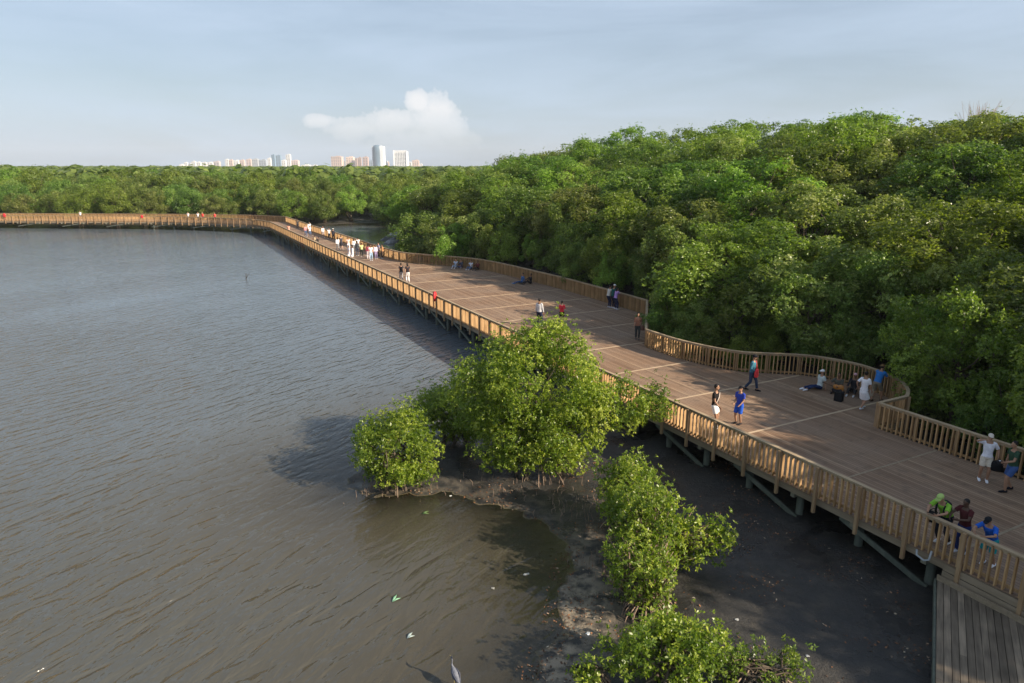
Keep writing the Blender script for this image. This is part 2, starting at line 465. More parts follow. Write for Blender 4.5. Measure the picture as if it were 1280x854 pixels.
def water_material():
    m, nt, out = new_mat('silty lagoon water')
    at = N(nt, 'ShaderNodeAttribute'); at.attribute_name = 'depth'
    g = N(nt, 'ShaderNodeNewGeometry')
    crest = math.atan2(.835, .55)
    def wave(sx, sy, det, rot=0., dist=0.):
        # X of the turned frame runs along the crests
        mp = N(nt, 'ShaderNodeMapping'); mp.vector_type = 'TEXTURE'
        mp.inputs['Rotation'].default_value = (0, 0, crest + rot); mp.inputs['Scale'].default_value = (sx, sy, 1)
        L(nt, g.outputs['Position'], mp.inputs['Vector'])
        n = N(nt, 'ShaderNodeTexNoise'); n.noise_dimensions = '2D'; n.inputs['Scale'].default_value = 1.; n.inputs['Detail'].default_value = det
        n.inputs['Roughness'].default_value = .5; n.inputs['Distortion'].default_value = dist
        L(nt, mp.outputs[0], n.inputs['Vector']); return n.outputs['Fac']
    w1 = wave(1.5, .44, 2., 0., .3)
    w2 = wave(.55, .19, 2., .3, .3)
    w3 = wave(.24, .11, 2., -.25)
    w0 = wave(22., 9., 2., .1)
    spw = N(nt, 'ShaderNodeSeparateXYZ'); L(nt, g.outputs['Position'], spw.inputs[0])
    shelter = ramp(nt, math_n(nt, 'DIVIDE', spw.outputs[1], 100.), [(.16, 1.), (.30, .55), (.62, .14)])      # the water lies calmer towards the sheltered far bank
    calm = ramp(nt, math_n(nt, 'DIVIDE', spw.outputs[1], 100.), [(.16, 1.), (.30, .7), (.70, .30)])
    amp = ramp(nt, at.outputs['Fac'], [(.02, .10), (.35, .4), (.9, 1.)])
    w1 = math_n(nt, 'SUBTRACT', w1, math_n(nt, 'MULTIPLY', math_n(nt, 'ABSOLUTE', math_n(nt, 'SUBTRACT', w1, .5)), .5))
    gust = math_n(nt, 'MULTIPLY_ADD', w0, 1.3, .35)
    h1 = math_n(nt, 'MULTIPLY', math_n(nt, 'MULTIPLY', w1, .36), shelter)
    h2 = math_n(nt, 'ADD', math_n(nt, 'MULTIPLY', w2, .095), math_n(nt, 'MULTIPLY', w3, .016))
    h2 = math_n(nt, 'MULTIPLY', math_n(nt, 'MULTIPLY', h2, calm), gust)
    h = math_n(nt, 'MULTIPLY', math_n(nt, 'ADD', math_n(nt, 'MULTIPLY', h1, gust), h2), amp)
    bp = N(nt, 'ShaderNodeBump'); bp.inputs['Strength'].default_value = 1.; bp.inputs['Distance'].default_value = 1.
    L(nt, h, bp.inputs['Height'])
    silt = N(nt, 'ShaderNodeTexNoise'); silt.inputs['Scale'].default_value = .12; silt.inputs['Detail'].default_value = 4
    L(nt, g.outputs['Position'], silt.inputs['Vector'])
    df = N(nt, 'ShaderNodeBsdfDiffuse')
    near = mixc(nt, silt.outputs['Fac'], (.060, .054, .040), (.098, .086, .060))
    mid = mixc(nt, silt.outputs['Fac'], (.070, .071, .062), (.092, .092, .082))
    far = mixc(nt, silt.outputs['Fac'], (.130, .162, .195), (.155, .188, .218))       # far water, its colour lightened and blued to paint in sky reflection
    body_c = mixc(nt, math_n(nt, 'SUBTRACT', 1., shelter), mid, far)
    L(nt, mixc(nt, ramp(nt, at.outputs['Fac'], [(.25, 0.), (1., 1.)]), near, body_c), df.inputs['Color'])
    b3 = N(nt, 'ShaderNodeBump'); b3.inputs['Strength'].default_value = .35; b3.inputs['Distance'].default_value = 1.
    L(nt, h, b3.inputs['Height']); L(nt, b3.outputs[0], df.inputs['Normal'])
    tp = N(nt, 'ShaderNodeBsdfTransparent'); tp.inputs['Color'].default_value = (.95, .93, .86, 1)
    turb = math_n(nt, 'SUBTRACT', 1., math_n(nt, 'POWER', 2.718, math_n(nt, 'MULTIPLY', at.outputs['Fac'], -5.5)))
    body = N(nt, 'ShaderNodeMixShader'); L(nt, turb, body.inputs[0]); L(nt, tp.outputs[0], body.inputs[1]); L(nt, df.outputs[0], body.inputs[2])
    gl = N(nt, 'ShaderNodeBsdfGlossy'); gl.inputs['Roughness'].default_value = .08; L(nt, bp.outputs[0], gl.inputs['Normal'])
    fr = N(nt, 'ShaderNodeFresnel'); fr.inputs['IOR'].default_value = 1.47
    b2 = N(nt, 'ShaderNodeBump'); b2.inputs['Strength'].default_value = 1.; b2.inputs['Distance'].default_value = 1.
    L(nt, h, b2.inputs['Height']); L(nt, b2.outputs[0], fr.inputs['Normal'])
    f0 = N(nt, 'ShaderNodeFresnel'); f0.inputs['IOR'].default_value = 1.47     # the facets one sees at a grazing angle lean towards the eye
    frs = math_n(nt, 'ADD', math_n(nt, 'MULTIPLY', fr.outputs[0], .88), math_n(nt, 'MULTIPLY', f0.outputs[0], .12))
    mx = N(nt, 'ShaderNodeMixShader'); L(nt, frs, mx.inputs[0]); L(nt, body.outputs[0], mx.inputs[1]); L(nt, gl.outputs[0], mx.inputs[2])
    L(nt, mx.outputs[0], out.inputs[0])
    return m

# ------------------------------------------------------------------ people
SKIN = {}
def skin(k):
    if k not in SKIN:
        c = {'tan': (.36, .20, .125), 'brown': (.20, .105, .062), 'dark': (.085, .045, .03), 'light': (.48, .29, .20)}[k]
        SKIN[k] = simple('skin ' + k, c, .55, .35, .06, 20)
    return SKIN[k]
CLOTH = {}
def cloth(c):
    c = tuple(c)
    if c not in CLOTH: CLOTH[c] = simple('cloth', c, .85, .15, .12, 14, bump=.15)
    return CLOTH[c]
M['eye'] = simple('eye', (.015, .01, .008), .3); M['lip'] = simple('lips', (.22, .07, .06), .5)
HAIR = (.012, .009, .008)
hair_m = simple('hair', HAIR, .6, .3, .3, 30)

def ik(a, t, l1, l2, pole):
    a, t = V(a), V(t); d = t - a; D = d.length
    D2 = min(max(D, abs(l1 - l2) + .01), (l1 + l2) * .999)
    d = d.normalized() if D > 1e-6 else V((0, 0, -1))
    t = a + d * D2
    x = (l1 * l1 - l2 * l2 + D2 * D2) / (2 * D2)
    h = math.sqrt(max(0, l1 * l1 - x * x))
    p = V(pole); p = p - d * p.dot(d)
    if p.length < 1e-5: p = d.orthogonal()
    return a + d * x + p.normalized() * h, t

def remesh_obj(mb, name, mats, voxel, parent, extra=None):
    o = mb.build(name, mats, None)
    md = o.modifiers.new('r', 'REMESH'); md.mode = 'VOXEL'; md.voxel_size = voxel; md.use_smooth_shade = True
    sm = o.modifiers.new('s', 'SMOOTH'); sm.factor = .5; sm.iterations = 3
    dg = bpy.context.evaluated_depsgraph_get()
    me = bpy.data.meshes.new_from_object(o.evaluated_get(dg))
    old = o.data; o.modifiers.clear()
    if extra is not None:          # add fingers / face details as rooted pieces of the same mesh
        k = len(me.vertices)
        vs = [tuple(v.co) for v in me.vertices] + extra.v
        fs = [tuple(p.vertices) for p in me.polygons] + [tuple(i + k for i in f) for f in extra.f]
        ms = [0] * len(me.polygons) + extra.m
        m2 = bpy.data.meshes.new(name); m2.from_pydata(vs, [], fs)
        m2.polygons.foreach_set('material_index', ms); m2.polygons.foreach_set('use_smooth', [True] * len(fs)); m2.update()
        bpy.data.meshes.remove(me); me = m2
    me.materials.clear()
    for mt in mats: me.materials.append(mt)
    o.data = me; me.name = name
    bpy.data.meshes.remove(old)
    if parent is not None: o.parent = parent
    return o

def person(pos, face, label, H=1.72, pose=None, skin_k='tan', top=(.7, .7, .7), bottom=(.05, .06, .12), sleeve=.55, leg=.95,
           shoes=(.7, .7, .7), hat=None, hair='short', skirt=False, female=False, voxel=.014, group=None, z=DZ):
    """face: compass direction the person looks, as a world XY vector. Local +Y is forward."""
    p = dict(hz=.93, hy=0., lean=0., side=0., feet=((-.10, 0, .0), (.10, .02, 0)), fy=((0, 1), (0, 1)), hands=((-.26, .06, .80), (.26, .06, .80)),
             epole=((-.3, -1, -.2), (.3, -1, -.2)), kpole=((-.1, 1, 0), (.1, 1, 0)), head=(0, 0), turn=0.)
    if pose: p.update(pose)
    k = H / 1.75 * 1.05
    root = empty('person', (pos[0], pos[1], z), math.atan2(-face[0], face[1]))
    root.scale = (k, k, k)
    tag(root, label, 'person', group)
    wq = .93 if female else 1.0
    pel = V((0, p['hy'], p['hz'])); ln = p['lean']
    up = V((p['side'], math.sin(ln), math.cos(ln))).normalized()
    fw = V((0, math.cos(ln), -math.sin(ln)))
    rt0 = V((1, 0, 0)); tw = p['turn']
    rt = rt0 * math.cos(tw) + fw * math.sin(tw)
    sc = pel + up * .50
    sh = [sc - rt * .175 * wq, sc + rt * .175 * wq]
    hipj = [pel + V((-.09, 0, -.03)), pel + V((.09, 0, -.03))]
    nb = pel + up * .565
    hd_pitch = ln * .45 + p['head'][1]
    hup = V((0, math.sin(hd_pitch), math.cos(hd_pitch)))
    hc = nb + hup * .165 + V((0, math.cos(hd_pitch), -math.sin(hd_pitch))) * .02
    yaw = p['head'][0]
    hrot = (Matrix.Rotation(-hd_pitch, 3, 'X').to_4x4() @ Matrix.Rotation(yaw, 4, 'Z')).to_3x3()
    arms = []; legs = []
    for i in (0, 1):
        el, wr = ik(sh[i], p['hands'][i], .285, .25, p['epole'][i]); arms.append((sh[i], el, wr))
        ft = V(p['feet'][i]); an = ft + V((0, 0, .085))
        kn, an = ik(hipj[i], an, .43, .415, p['kpole'][i]); legs.append((hipj[i], kn, an))
    prof = [(-.07, .125, .095), (0, .168 if female else .155, .115), (.09, .142 * wq, .10), (.18, .135 * wq, .095), (.30, .155 * wq, .108), (.42, .168 * wq, .105), (.50, .15 * wq, .085), (.545, .075, .065), (.58, .052, .055), (.66, .05, .055)]
    def torso(mb, lo, hi, grow):
        pts = []; rr = []
        for o_, a, b in prof:
            if lo <= o_ <= hi: pts.append(pel + up * o_); rr.append((a + grow, b + grow))
        mb.tube(pts, rr, 16, flat=rt)
    body = MB()
    torso(body, -1, 1, 0)
    # head: skull, jaw, nose, ears
    body.ball(hc + hrot @ V((0, -.005, .02)), (.072, .092, .098), 14, 10, rot=hrot)
    body.ball(hc + hrot @ V((0, .022, -.05)), (.055, .065, .065), 12, 8, rot=hrot)
    body.ball(hc + hrot @ V((0, .098, -.018)), (.014, .022, .026), 8, 6, rot=hrot)
    for sx in (-1, 1): body.ball(hc + hrot @ V((sx * .076, -.005, -.01)), (.013, .022, .034), 8, 6, rot=hrot)
    for i, (a, e, w_) in enumerate(arms):
        body.tube([a + (nb - a) * .35, a, a.lerp(e, .45), e, e.lerp(w_, .35), w_], [.05, .054, .047, .038, .038, .026], 10)
    for i, (a, kn, an) in enumerate(legs):
        body.tube([a + V((0, 0, .06)), a, a.lerp(kn, .5), kn, kn.lerp(an, .35), an, an + V((0, 0, -.05))], [.07, .088, .075, .055, .056, .036, .036], 12)
    ex = MB()
    for i, (a, e, w_) in enumerate(arms):
        d = (w_ - e).normalized()
        inn = V((1 if i == 0 else -1, .25, 0)); pn = (inn - d * inn.dot(d)).normalized(); ac = d.cross(pn)
        if ac.y < 0: ac = -ac                                  # thumb side points forward
        if abs(ac.y) < .2 and ac.z < 0: ac = -ac
        c1 = w_ + d * .035 + pn * .004
        body.tube([w_ - d * .01, c1, w_ + d * .085 + pn * .01], [(.026, .022), (.036, .018), (.038, .014)], 10, flat=ac)
        for q, ln_ in enumerate((.066, .076, .072, .056)):     # four fingers, curled a little
            b0 = w_ + d * .075 + ac * (.027 - .018 * q) + pn * .008
            b1 = b0 + d * ln_ * .5 + pn * .008; b2 = b1 + (d * .75 + pn * .6) * ln_ * .35; b3 = b2 + (d * .4 + pn * .9) * ln_ * .28
            ex.tube([b0, b1, b2, b3], [.0095, .009, .008, .006], 6)
        t0 = w_ + d * .022 + ac * .026; t1 = t0 + (d * .6 + ac * .75 + pn * .2).normalized() * .035; t2 = t1 + (d * .9 + ac * .2 + pn * .4).normalized() * .03
        ex.tube([t0, t1, t2], [.012, .0105, .008], 6)
    for sx in (-1, 1):
        ex.ball(hc + hrot @ V((sx * .031, .083, .008)), (.013, .01, .007), 6, 4, mi=1, rot=hrot)
        ex.ball(hc + hrot @ V((sx * .031, .086, .028)), (.018, .008, .005), 6, 4, mi=1, rot=hrot)
    ex.ball(hc + hrot @ V((0, .083, -.062)), (.024, .01, .007), 8, 4, mi=2, rot=hrot)
    remesh_obj(body, 'body', [skin(skin_k), M['eye'], M['lip']], voxel, root, ex)
    # shirt
    s_ = MB(); torso(s_, -.02 if not skirt else -.02, .53, .018)
    for a, e, w_ in arms:
        if sleeve <= 1: s_.tube([a + (nb - a) * .4, a, a.lerp(e, sleeve)], [.058, .066, .064], 10)
        else: s_.tube([a + (nb - a) * .4, a, e, w_ - (w_ - e) * .06], [.058, .066, .052, .042], 10)
    remesh_obj(s_, 'shirt', [cloth(top)], voxel, root)
    # trousers, shorts or skirt
    t_ = MB()
    t_.tube([pel + up * .06, pel, pel - V((0, 0, .07))], [(.158 * wq, .115), (.172 * (1.05 if female else 1), .13), (.165, .125)], 16, flat=rt0)
    if skirt:
        mid = (legs[0][1] + legs[1][1]) / 2 + V((0, 0, .02))
        t_.tube([pel + up * .02, pel - V((0, 0, .1)), mid], [(.165, .125), (.19, .15), (.235, .185)], 18, flat=rt0)
    else:
        for a, kn, an in legs:
            if leg <= .5: t_.tube([a + V((0, 0, .05)), a, a.lerp(kn, leg * 2 * .95)], [.09, .108, .095], 12)
            else: t_.tube([a + V((0, 0, .05)), a, a.lerp(kn, .5), kn, kn.lerp(an, (leg - .5) * 2)], [.085, .102, .088, .07, .058], 12)
    remesh_obj(t_, 'skirt' if skirt else ('shorts' if leg <= .5 else 'trousers'), [cloth(bottom)], voxel, root)
    for i, (a, kn, an) in enumerate(legs):
        f2 = V((*p['fy'][i], 0)).normalized() if len(p['fy'][i]) == 2 else V(p['fy'][i]).normalized()
        q = an - V((0, 0, .035)); sb = MB()
        sb.tube([q - f2 * .075 + V((0, 0, .03)), q - f2 * .05, q + f2 * .06 + V((0, 0, -.008)), q + f2 * .14 + V((0, 0, -.018)), q + f2 * .19 + V((0, 0, -.022))],
                [(.03, .025), (.042, .048), (.046, .042), (.046, .03), (.028, .02)], 10, flat=V((f2.y, -f2.x, 0)) if abs(f2.z) < .9 else V((1, 0, 0)))
        sb.build('shoe', cloth(shoes), root, True)
    # hair
    h_ = MB()
    if hair in ('short', 'long', 'bun', 'tail'):
        h_.ball(hc + hrot @ V((0, -.018, .032)), (.081, .092, .098), 14, 10, rot=hrot)
        if hair == 'long':
            h_.tube([hc + hrot @ V((0, -.05, .05)), hc + hrot @ V((0, -.085, -.06)), hc + hrot @ V((0, -.095, -.19))], [(.085, .06), (.09, .045), (.07, .025)], 12, flat=rt0)
        if hair == 'bun': h_.ball(hc + hrot @ V((0, -.10, .07)), .045, 10, 7)
        if hair == 'tail': h_.tube([hc + hrot @ V((0, -.10, .04)), hc + hrot @ V((0, -.15, -.03)), hc + hrot @ V((0, -.13, -.17))], [.03, .036, .012], 8)
        # trim the cap of hair off the face
        h_.v, h_.f, h_.m = trim(h_, hc, hrot)
        h_.build('hair', hair_m, root, True)
    if hat:
        kind, hcol = hat
        c = MB()
        c.ball(hc + hrot @ V((0, -.004, .062)), (.088, .104, .075), 14, 8, rot=hrot)
        if kind == 'cap':
            c.tube([hc + hrot @ V((0, .07, .06)), hc + hrot @ V((0, .125, .052)), hc + hrot @ V((0, .17, .042))], [(.075, .014), (.068, .010), (.035, .007)], 12, flat=rt0)
        elif kind == 'brim':
            c.tube([hc + hrot @ V((0, 0, .045)), hc + hrot @ V((0, 0, .052)), hc + hrot @ V((0, 0, .062))], [.165, .17, .10], 18)
        c.build('cap' if kind == 'cap' else ('sun_hat' if kind == 'brim' else 'head_scarf'), cloth(hcol), root, True)
    root['_sh'] = [list(q) for q in sh]; root['_w'] = [list(a[2]) for a in arms]
    return root

def trim(mb, hc, hrot):
    inv = hrot.transposed()
    keep = []
    for f, mi in zip(mb.f, mb.m):
        c = sum((V(mb.v[i]) for i in f), V()) / len(f)
        q = inv @ (c - hc)
        if q.y > .035 and q.z < .065: continue
        if q.y > -.005 and q.z < -.01 and q.z > -.12: continue
        keep.append((f, mi))
    return mb.v, [f for f, _ in keep], [m for _, m in keep]

def at_world(root, local):
    """world point of a person's local point"""
    k = root.scale[0]; a = root.rotation_euler[2]
    x, y, z = [q * k for q in local]
    return V((root.location[0] + x * math.cos(a) - y * math.sin(a), root.location[1] + x * math.sin(a) + y * math.cos(a), root.location[2] + z))
def turn_dir(root, local):
    a = root.rotation_euler[2]; x, y, z = local
    return V((x * math.cos(a) - y * math.sin(a), x * math.sin(a) + y * math.cos(a), z))

def bag(pos, size, col, label, cat='bag', name='bag', strap_to=None, rz=0., handle=True):
    o = empty(name, pos, rz); tag(o, label, cat)
    b = MB(); w, d, h = size
    b.tube([(0, 0, 0), (0, 0, .03), (0, 0, h * .5), (0, 0, h * .9), (0, 0, h)], [(w * .42, d * .42), (w * .5, d * .5), (w * .52, d * .52), (w * .42, d * .42), (w * .3, d * .3)], 14, flat=(1, 0, 0))
    b.build('bag_body', cloth(col), o, True)
    s = MB()
    if strap_to is None:
        s.tube([(-w * .3, 0, h * .95), (-w * .22, 0, h + .1), (0, 0, h + .14), (w * .22, 0, h + .1), (w * .3, 0, h * .95)], [.012] * 5, 6)
    else:
        q = Matrix.Rotation(-rz, 3, 'Z') @ (V(strap_to) - V(pos))
        s.tube([(-w * .3, 0, h * .95), V((-w * .15, 0, h)).lerp(q, .55), q, V((w * .15, 0, h)).lerp(q, .55) + V((0.03, .03, 0)), (w * .3, 0, h * .95)], [.012] * 5, 6)
    s.build('strap', cloth(col), o, True)
    return o

def backpack(root, col, label):
    o = empty('backpack', root.location, root.rotation_euler[2]); o.scale = root.scale; tag(o, label, 'backpack')
    sh = [V(q) for q in root['_sh']]; c = (sh[0] + sh[1]) / 2
    down = V((0, -.18, -.98)) if abs(c.y) < .15 else V((0, -.75, -.66))
    back = V((0, -.98, .18)) if abs(c.y) < .15 else V((0, -.66, .75))
    b = MB(); p0 = c + back * .17
    b.tube([p0 + back * -.02, p0 + down * .05, p0 + down * .25, p0 + down * .42, p0 + down * .46], [(.09, .05), (.145, .075), (.155, .085), (.15, .07), (.1, .04)], 14, flat=(1, 0, 0))
    b.build('pack_body', cloth(col), o, True)
    for q, sx in ((sh[0], 1), (sh[1], -1)):
        s = MB(); q = q + V((sx * .07, 0, 0)); f = -back
        s.tube([q + back * .12 + down * -.01, q + V((0, 0, .065)), q + f * .10 + down * .08, q + f * .125 + down * .22, q + f * .05 + down * .34], [(.028, .008)] * 5, 8, flat=(1, 0, 0))
        s.build('shoulder_strap', cloth(col), o, True)
    return o

STAND = {}
WALK = dict(hz=.91, feet=((-.09, .26, .0), (.09, -.26, .03)), hands=((-.25, -.12, .82), (.25, .2, .86)), lean=.05)
SIT = dict(hz=.13, hy=-.1, lean=-.1, feet=((-.16, .62, .0), (.14, .66, .0)), hands=((-.22, .36, .36), (.22, .36, .36)), kpole=((-.2, .3, 1), (.2, .3, 1)))
SITFLAT = dict(hz=.13, hy=-.1, lean=-.16, feet=((-.10, .72, .02), (.12, .74, .02)), hands=((-.30, -.22, .09), (.32, -.2, .09)), kpole=((-.1, .2, 1), (.1, .2, 1)))
SITX = dict(hz=.13, hy=-.1, lean=.12, feet=((.22, .28, .02), (-.22, .36, .02)), hands=((-.12, .25, .34), (.2, .24, .40)), kpole=((-1, .5, .4), (1, .5, .4)))

def D(v): return (v.x, v.y)
outw = D(-MM)        # towards the lagoon
def people():
    away = D(T); toward = D(-T); forest = D(MM)
    # 1 woman in white by the near forest-side rail, hand at her cap
    w = W(4.14, 6.35)
    a = person(w, (-.45, -.9), 'woman in white blouse and pale shorts touching her light cap beside the forest-side rail', 1.62,
               dict(hands=((-.30, .10, 1.02), (.16, .20, 1.60)), epole=((-.6, -1, -.2), (1, .1, -.1)), feet=((-.1, .04, 0), (.12, -.04, 0))),
               'tan', (.78, .78, .84), (.66, .58, .47), .8, .40, (.85, .85, .88), ('cap', (.62, .56, .48)), 'tail', female=True, voxel=.012)
    q = at_world(a, (-.33, .13, .50))
    bag(q, (.42, .2, .36), (.012, .012, .014), 'black handbag hanging from the hand of the woman in white blouse', strap_to=at_world(a, (-.32, .12, .95)), rz=-.4)
    # 2 person at the right edge of the picture
    w = W(3.3, 6.3)
    b = person(w, (-.95, .05), 'person in dark green shirt and blue shorts leaning back on the forest-side rail', 1.70,
               dict(lean=.10, hands=((-.22, .42, 1.10), (.22, .10, .84)), feet=((-.12, .20, 0), (.13, -.14, 0)), hz=.90),
               'tan', (.035, .075, .045), (.05, .10, .26), .6, .42, (.015, .015, .02), None, 'short', voxel=.012)
    q = at_world(b, (-.16, .56, 1.08))
    o = empty('camera', q, .4); tag(o, 'small dark camera with a pale band held by person in green shirt', 'camera')
    m = MB(); m.box((0, 0, 0), (.13, .07, .085)); cb_ = m.build('camera_body', cloth((.02, .02, .025)), o)
    m = MB(); m.tube([(0, .035, 0), (0, .06, 0), (0, .10, 0)], [.036, .036, .032], 12); m.build('lens', cloth((.03, .03, .03)), o, True)
    m = MB(); m.box((0, -.005, .052), (.05, .05, .018)); m.build('viewfinder', cloth((.6, .6, .62)), cb_)
    # 3 leaning on the lagoon rail
    lean = dict(hz=.88, hy=-.34, lean=.62, feet=((-.12, -.42, 0), (.12, -.36, 0)), hands=((-.13, .40, 1.10), (.10, .42, 1.10)), epole=((-1, .1, -.4), (1, .1, -.4)), head=(0, .25))
    w = W(2.35, .72)
    a = person(w, outw, 'man in lime green shirt and pale green cap leaning over the lagoon rail', 1.72, lean, 'tan', (.22, .46, .05), (.015, .018, .03), .75, .95, (.75, .75, .75),
               ('cap', (.38, .52, .16)), None, voxel=.011)
    backpack(a, (.02, .022, .025), 'black backpack worn over a lime green shirt at the rail')
    q = at_world(a, (-.02, .50, 1.14)); m = MB(); m.box((0, 0, 0), (.15, .075, .012)); o = m.build('phone', cloth((.012, .012, .015)), None)
    o.location = q; o.rotation_euler = (.3, .1, a.rotation_euler[2]); tag(o, 'dark phone held over the rail by the man in lime green', 'phone')
    bag(at_world(a, (.30, -.20, .55)), (.34, .16, .32), (.014, .014, .016), 'black shoulder bag at the hip of the man in lime green', strap_to=at_world(a, (.24, -.16, 1.0)), rz=a.rotation_euler[2])
    # 4, 5
    w = W(1.80, 1.0)
    person(w, (-.95, -.3), 'boy in dark maroon shirt standing at the lagoon rail', 1.58, dict(lean=.12, hands=((-.12, .46, 1.22), (.14, .48, 1.2)), head=(0, .1), epole=((-1, -.2, -.6), (1, -.2, -.6))),
           'dark', (.075, .018, .02), (.02, .04, .16), .6, .95, (.75, .77, .85), None, 'short', voxel=.011)
    w = W(1.10, .72)
    person(w, outw, 'boy in bright blue shirt and black cap leaning on the lagoon rail', 1.55, dict(lean, hands=((-.16, .38, 1.2), (.14, .40, 1.2)), hy=-.30, lean=.5, hz=.9),
           'tan', (.02, .11, .50), (.02, .30, .32), .75, .46, (.75, .78, .85), ('cap', (.014, .016, .02)), None, voxel=.011)
    # 6, 7
    w = W(12.18, 1.66)
    a = person(w, (.75, -.55), 'man in black t-shirt and white shorts with a pale sling strap across his chest', 1.76,
               dict(hands=((-.27, .02, .82), (.25, .24, .98)), head=(.3, 0)), 'tan', (.018, .016, .016), (.78, .78, .78), .62, .36, (.75, .75, .75), None, 'short', voxel=.012)
    s = MB(); s.tube([at_world(a, q) for q in ((-.14, .02, 1.475), (-.12, .12, 1.42), (.0, .145, 1.28), (.16, .12, 1.08), (.21, .02, 1.0))], [(.03, .006)] * 5, 8, flat=turn_dir(a, (.6, 0, .6)))
    o = s.build('sling_strap', cloth((.62, .55, .50)), None, True); tag(o, 'pale sling strap worn across a black t-shirt', 'strap')
    w = W(12.0, 2.87)
    person(w, (-.75, -.65), 'boy in blue football kit with white stripe and black cap', 1.56, dict(hands=((-.14, .2, .98), (.16, .2, .98)), feet=((-.12, 0, 0), (.12, .0, 0))),
           'tan', (.03, .06, .38), (.02, .09, .48), .7, .47, (.02, .02, .025), ('cap', (.012, .012, .016)), None, voxel=.012)
    # 8 walker
    w = W(14.99, 6.71)
    a = person(w, (.8, -.6), 'man walking in a teal and pink jacket with dark jeans and black cap', 1.70, dict(WALK, hands=((-.25, .02, .85), (.14, .2, 1.02))), 'tan', (.05, .17, .24), (.03, .05, .10), 1.5, .95,
               (.015, .015, .02), ('cap', (.015, .015, .022)), 'short', voxel=.012)
    bag(at_world(a, (.06, .22, .72)), (.32, .18, .40), (.62, .05, .06), 'red bag with pink strap carried by the man walking in jeans', strap_to=at_world(a, (-.12, .10, 1.46)), rz=a.rotation_euler[2])
    # 9..13 group in the first bay
    person(W(13.64, 9.75), (-.92, -.25), 'person in pale t-shirt and white cap sitting against the curved rail with legs out', 1.66, dict(SITFLAT), 'tan', (.50, .56, .55), (.02, .035, .10), .6, .95,
           (.78, .78, .84), ('cap', (.78, .78, .76)), None, voxel=.012)
    b = person(W(12.84, 10.15), (-.55, -.85), 'seated musician in dark patterned shirt playing a guitar', 1.68, dict(SITX, hands=((-.05, .26, .36), (.28, .26, .46))), 'brown', (.09, .09, .075), (.03, .03, .035), .7, .95,
               (.05, .04, .035), None, 'short', voxel=.012)
    # guitar
    o = empty('guitar', at_world(b, (-.05, .28, .33)), b.rotation_euler[2]); tag(o, 'orange wooden guitar on the lap of the seated musician', 'guitar')
    g = MB(); g.tube([(-.24, 0, -.03), (-.20, 0, -.03), (-.08, 0, -.01), (.03, 0, .0), (.13, 0, .02), (.20, 0, .03), (.22, 0, .03)], [(.08, .04), (.15, .045), (.17, .045), (.12, .045), (.13, .045), (.10, .045), (.05, .04)], 16, flat=(0, 0, 1))
    g.build('sound_box', simple('guitar wood', (.45, .18, .03), .35, .5), o, True)
    g = MB(); g.beam((.2, .01, .03), (.60, .01, .13), .05, .022); nk = g.build('neck', simple('guitar neck', (.08, .045, .025)), o)
    g = MB(); g.beam((.60, .01, .13), (.72, .01, .16), .07, .02); g.build('headstock', simple('guitar head', (.05, .03, .02)), nk)
    person(W(12.46, 10.75), (-.6, -.8), 'seated person in black with a pink and white head scarf', 1.62, dict(SIT), 'brown', (.025, .025, .03), (.03, .03, .03), 1.5, .95, (.55, .55, .55), ('scarf', (.62, .36, .38)), None, voxel=.012)
    o = empty('portable_speaker', W(12.0, 9.15), ANG + .3); tag(o, 'black portable speaker box standing on the deck before the seated musicians', 'speaker')
    g = MB(); g.box((0, 0, .23), (.34, .30, .44)); cab = g.build('cabinet', cloth((.015, .016, .018)), o)
    g = MB(); g.tube([(-.1, 0, .46), (-.1, 0, .52), (.1, 0, .52), (.1, 0, .46)], [.012] * 4, 6); g.build('carry_handle', cloth((.03, .03, .03)), o, True)
    g = MB(); g.tube([(0, -.152, .28), (0, -.16, .28), (0, -.168, .28)], [.11, .115, .08], 16); g.build('speaker_grille', cloth((.05, .05, .055)), cab, True)
    bag(W(11.75, 10.45), (.5, .3, .38), (.012, .013, .017), 'dark rucksack slumped on the deck beside the seated person in a head scarf', name='rucksack', rz=1.)
    person(W(10.81, 9.14), (.85, .45), 'woman in white dress walking along the first bay', 1.64, dict(WALK, feet=((-.08, .17, 0), (.08, -.17, .02)), hands=((-.30, -.05, 1.0), (.25, .18, .88)), turn=.2), 'tan', (.80, .79, .82), (.78, .77, .80), .75, .9,
           (.78, .8, .85), None, 'bun', skirt=True, female=True, voxel=.012)
    bag(W(10.72, 9.55, DZ + .55), (.26, .14, .34), (.45, .38, .30), 'beige bag at the side of the woman in white dress', strap_to=W(10.75, 9.5, DZ + 1.3), rz=.6)
    person(W(11.2, 10.75), (.75, .5), 'man in blue shirt and brown straw hat leaning on the corner rail', 1.70, dict(lean=.42, hz=.90, hy=-.18, hands=((-.15, .45, 1.08), (.2, .42, 1.08)), feet=((-.12, -.3, 0), (.14, .06, 0))), 'tan', (.03, .16, .46), (.21, .18, .13), .75, .47,
           (.10, .07, .05), ('brim', (.22, .13, .06)), 'short', voxel=.012)
    # middle distance
    person(W(31.56, 4.39), (.5, .85), 'man in light grey jacket and dark trousers standing on the sunlit deck', 1.80, dict(feet=((-.14, 0, 0), (.14, 0, 0)), hands=((-.27, .05, .84), (.27, .08, .84))), 'brown', (.50, .50, .52), (.02, .025, .06), 1.5, .95, (.80, .80, .80), None, 'short', voxel=.016)
    person(W(31.48, 6.12), (.3, .95), 'girl in bright red top and black shorts on the sunlit deck', 1.52, dict(hands=((-.16, .22, 1.05), (.2, .22, 1.08))), 'light', (.62, .04, .06), (.02, .022, .02), .9, .40, (.55, .25, .22), None, 'tail', female=True, voxel=.016)
    rl = dict(lean=.22, hz=.92, hy=-.12, hands=((-.14, .42, 1.06), (.14, .42, 1.06)))
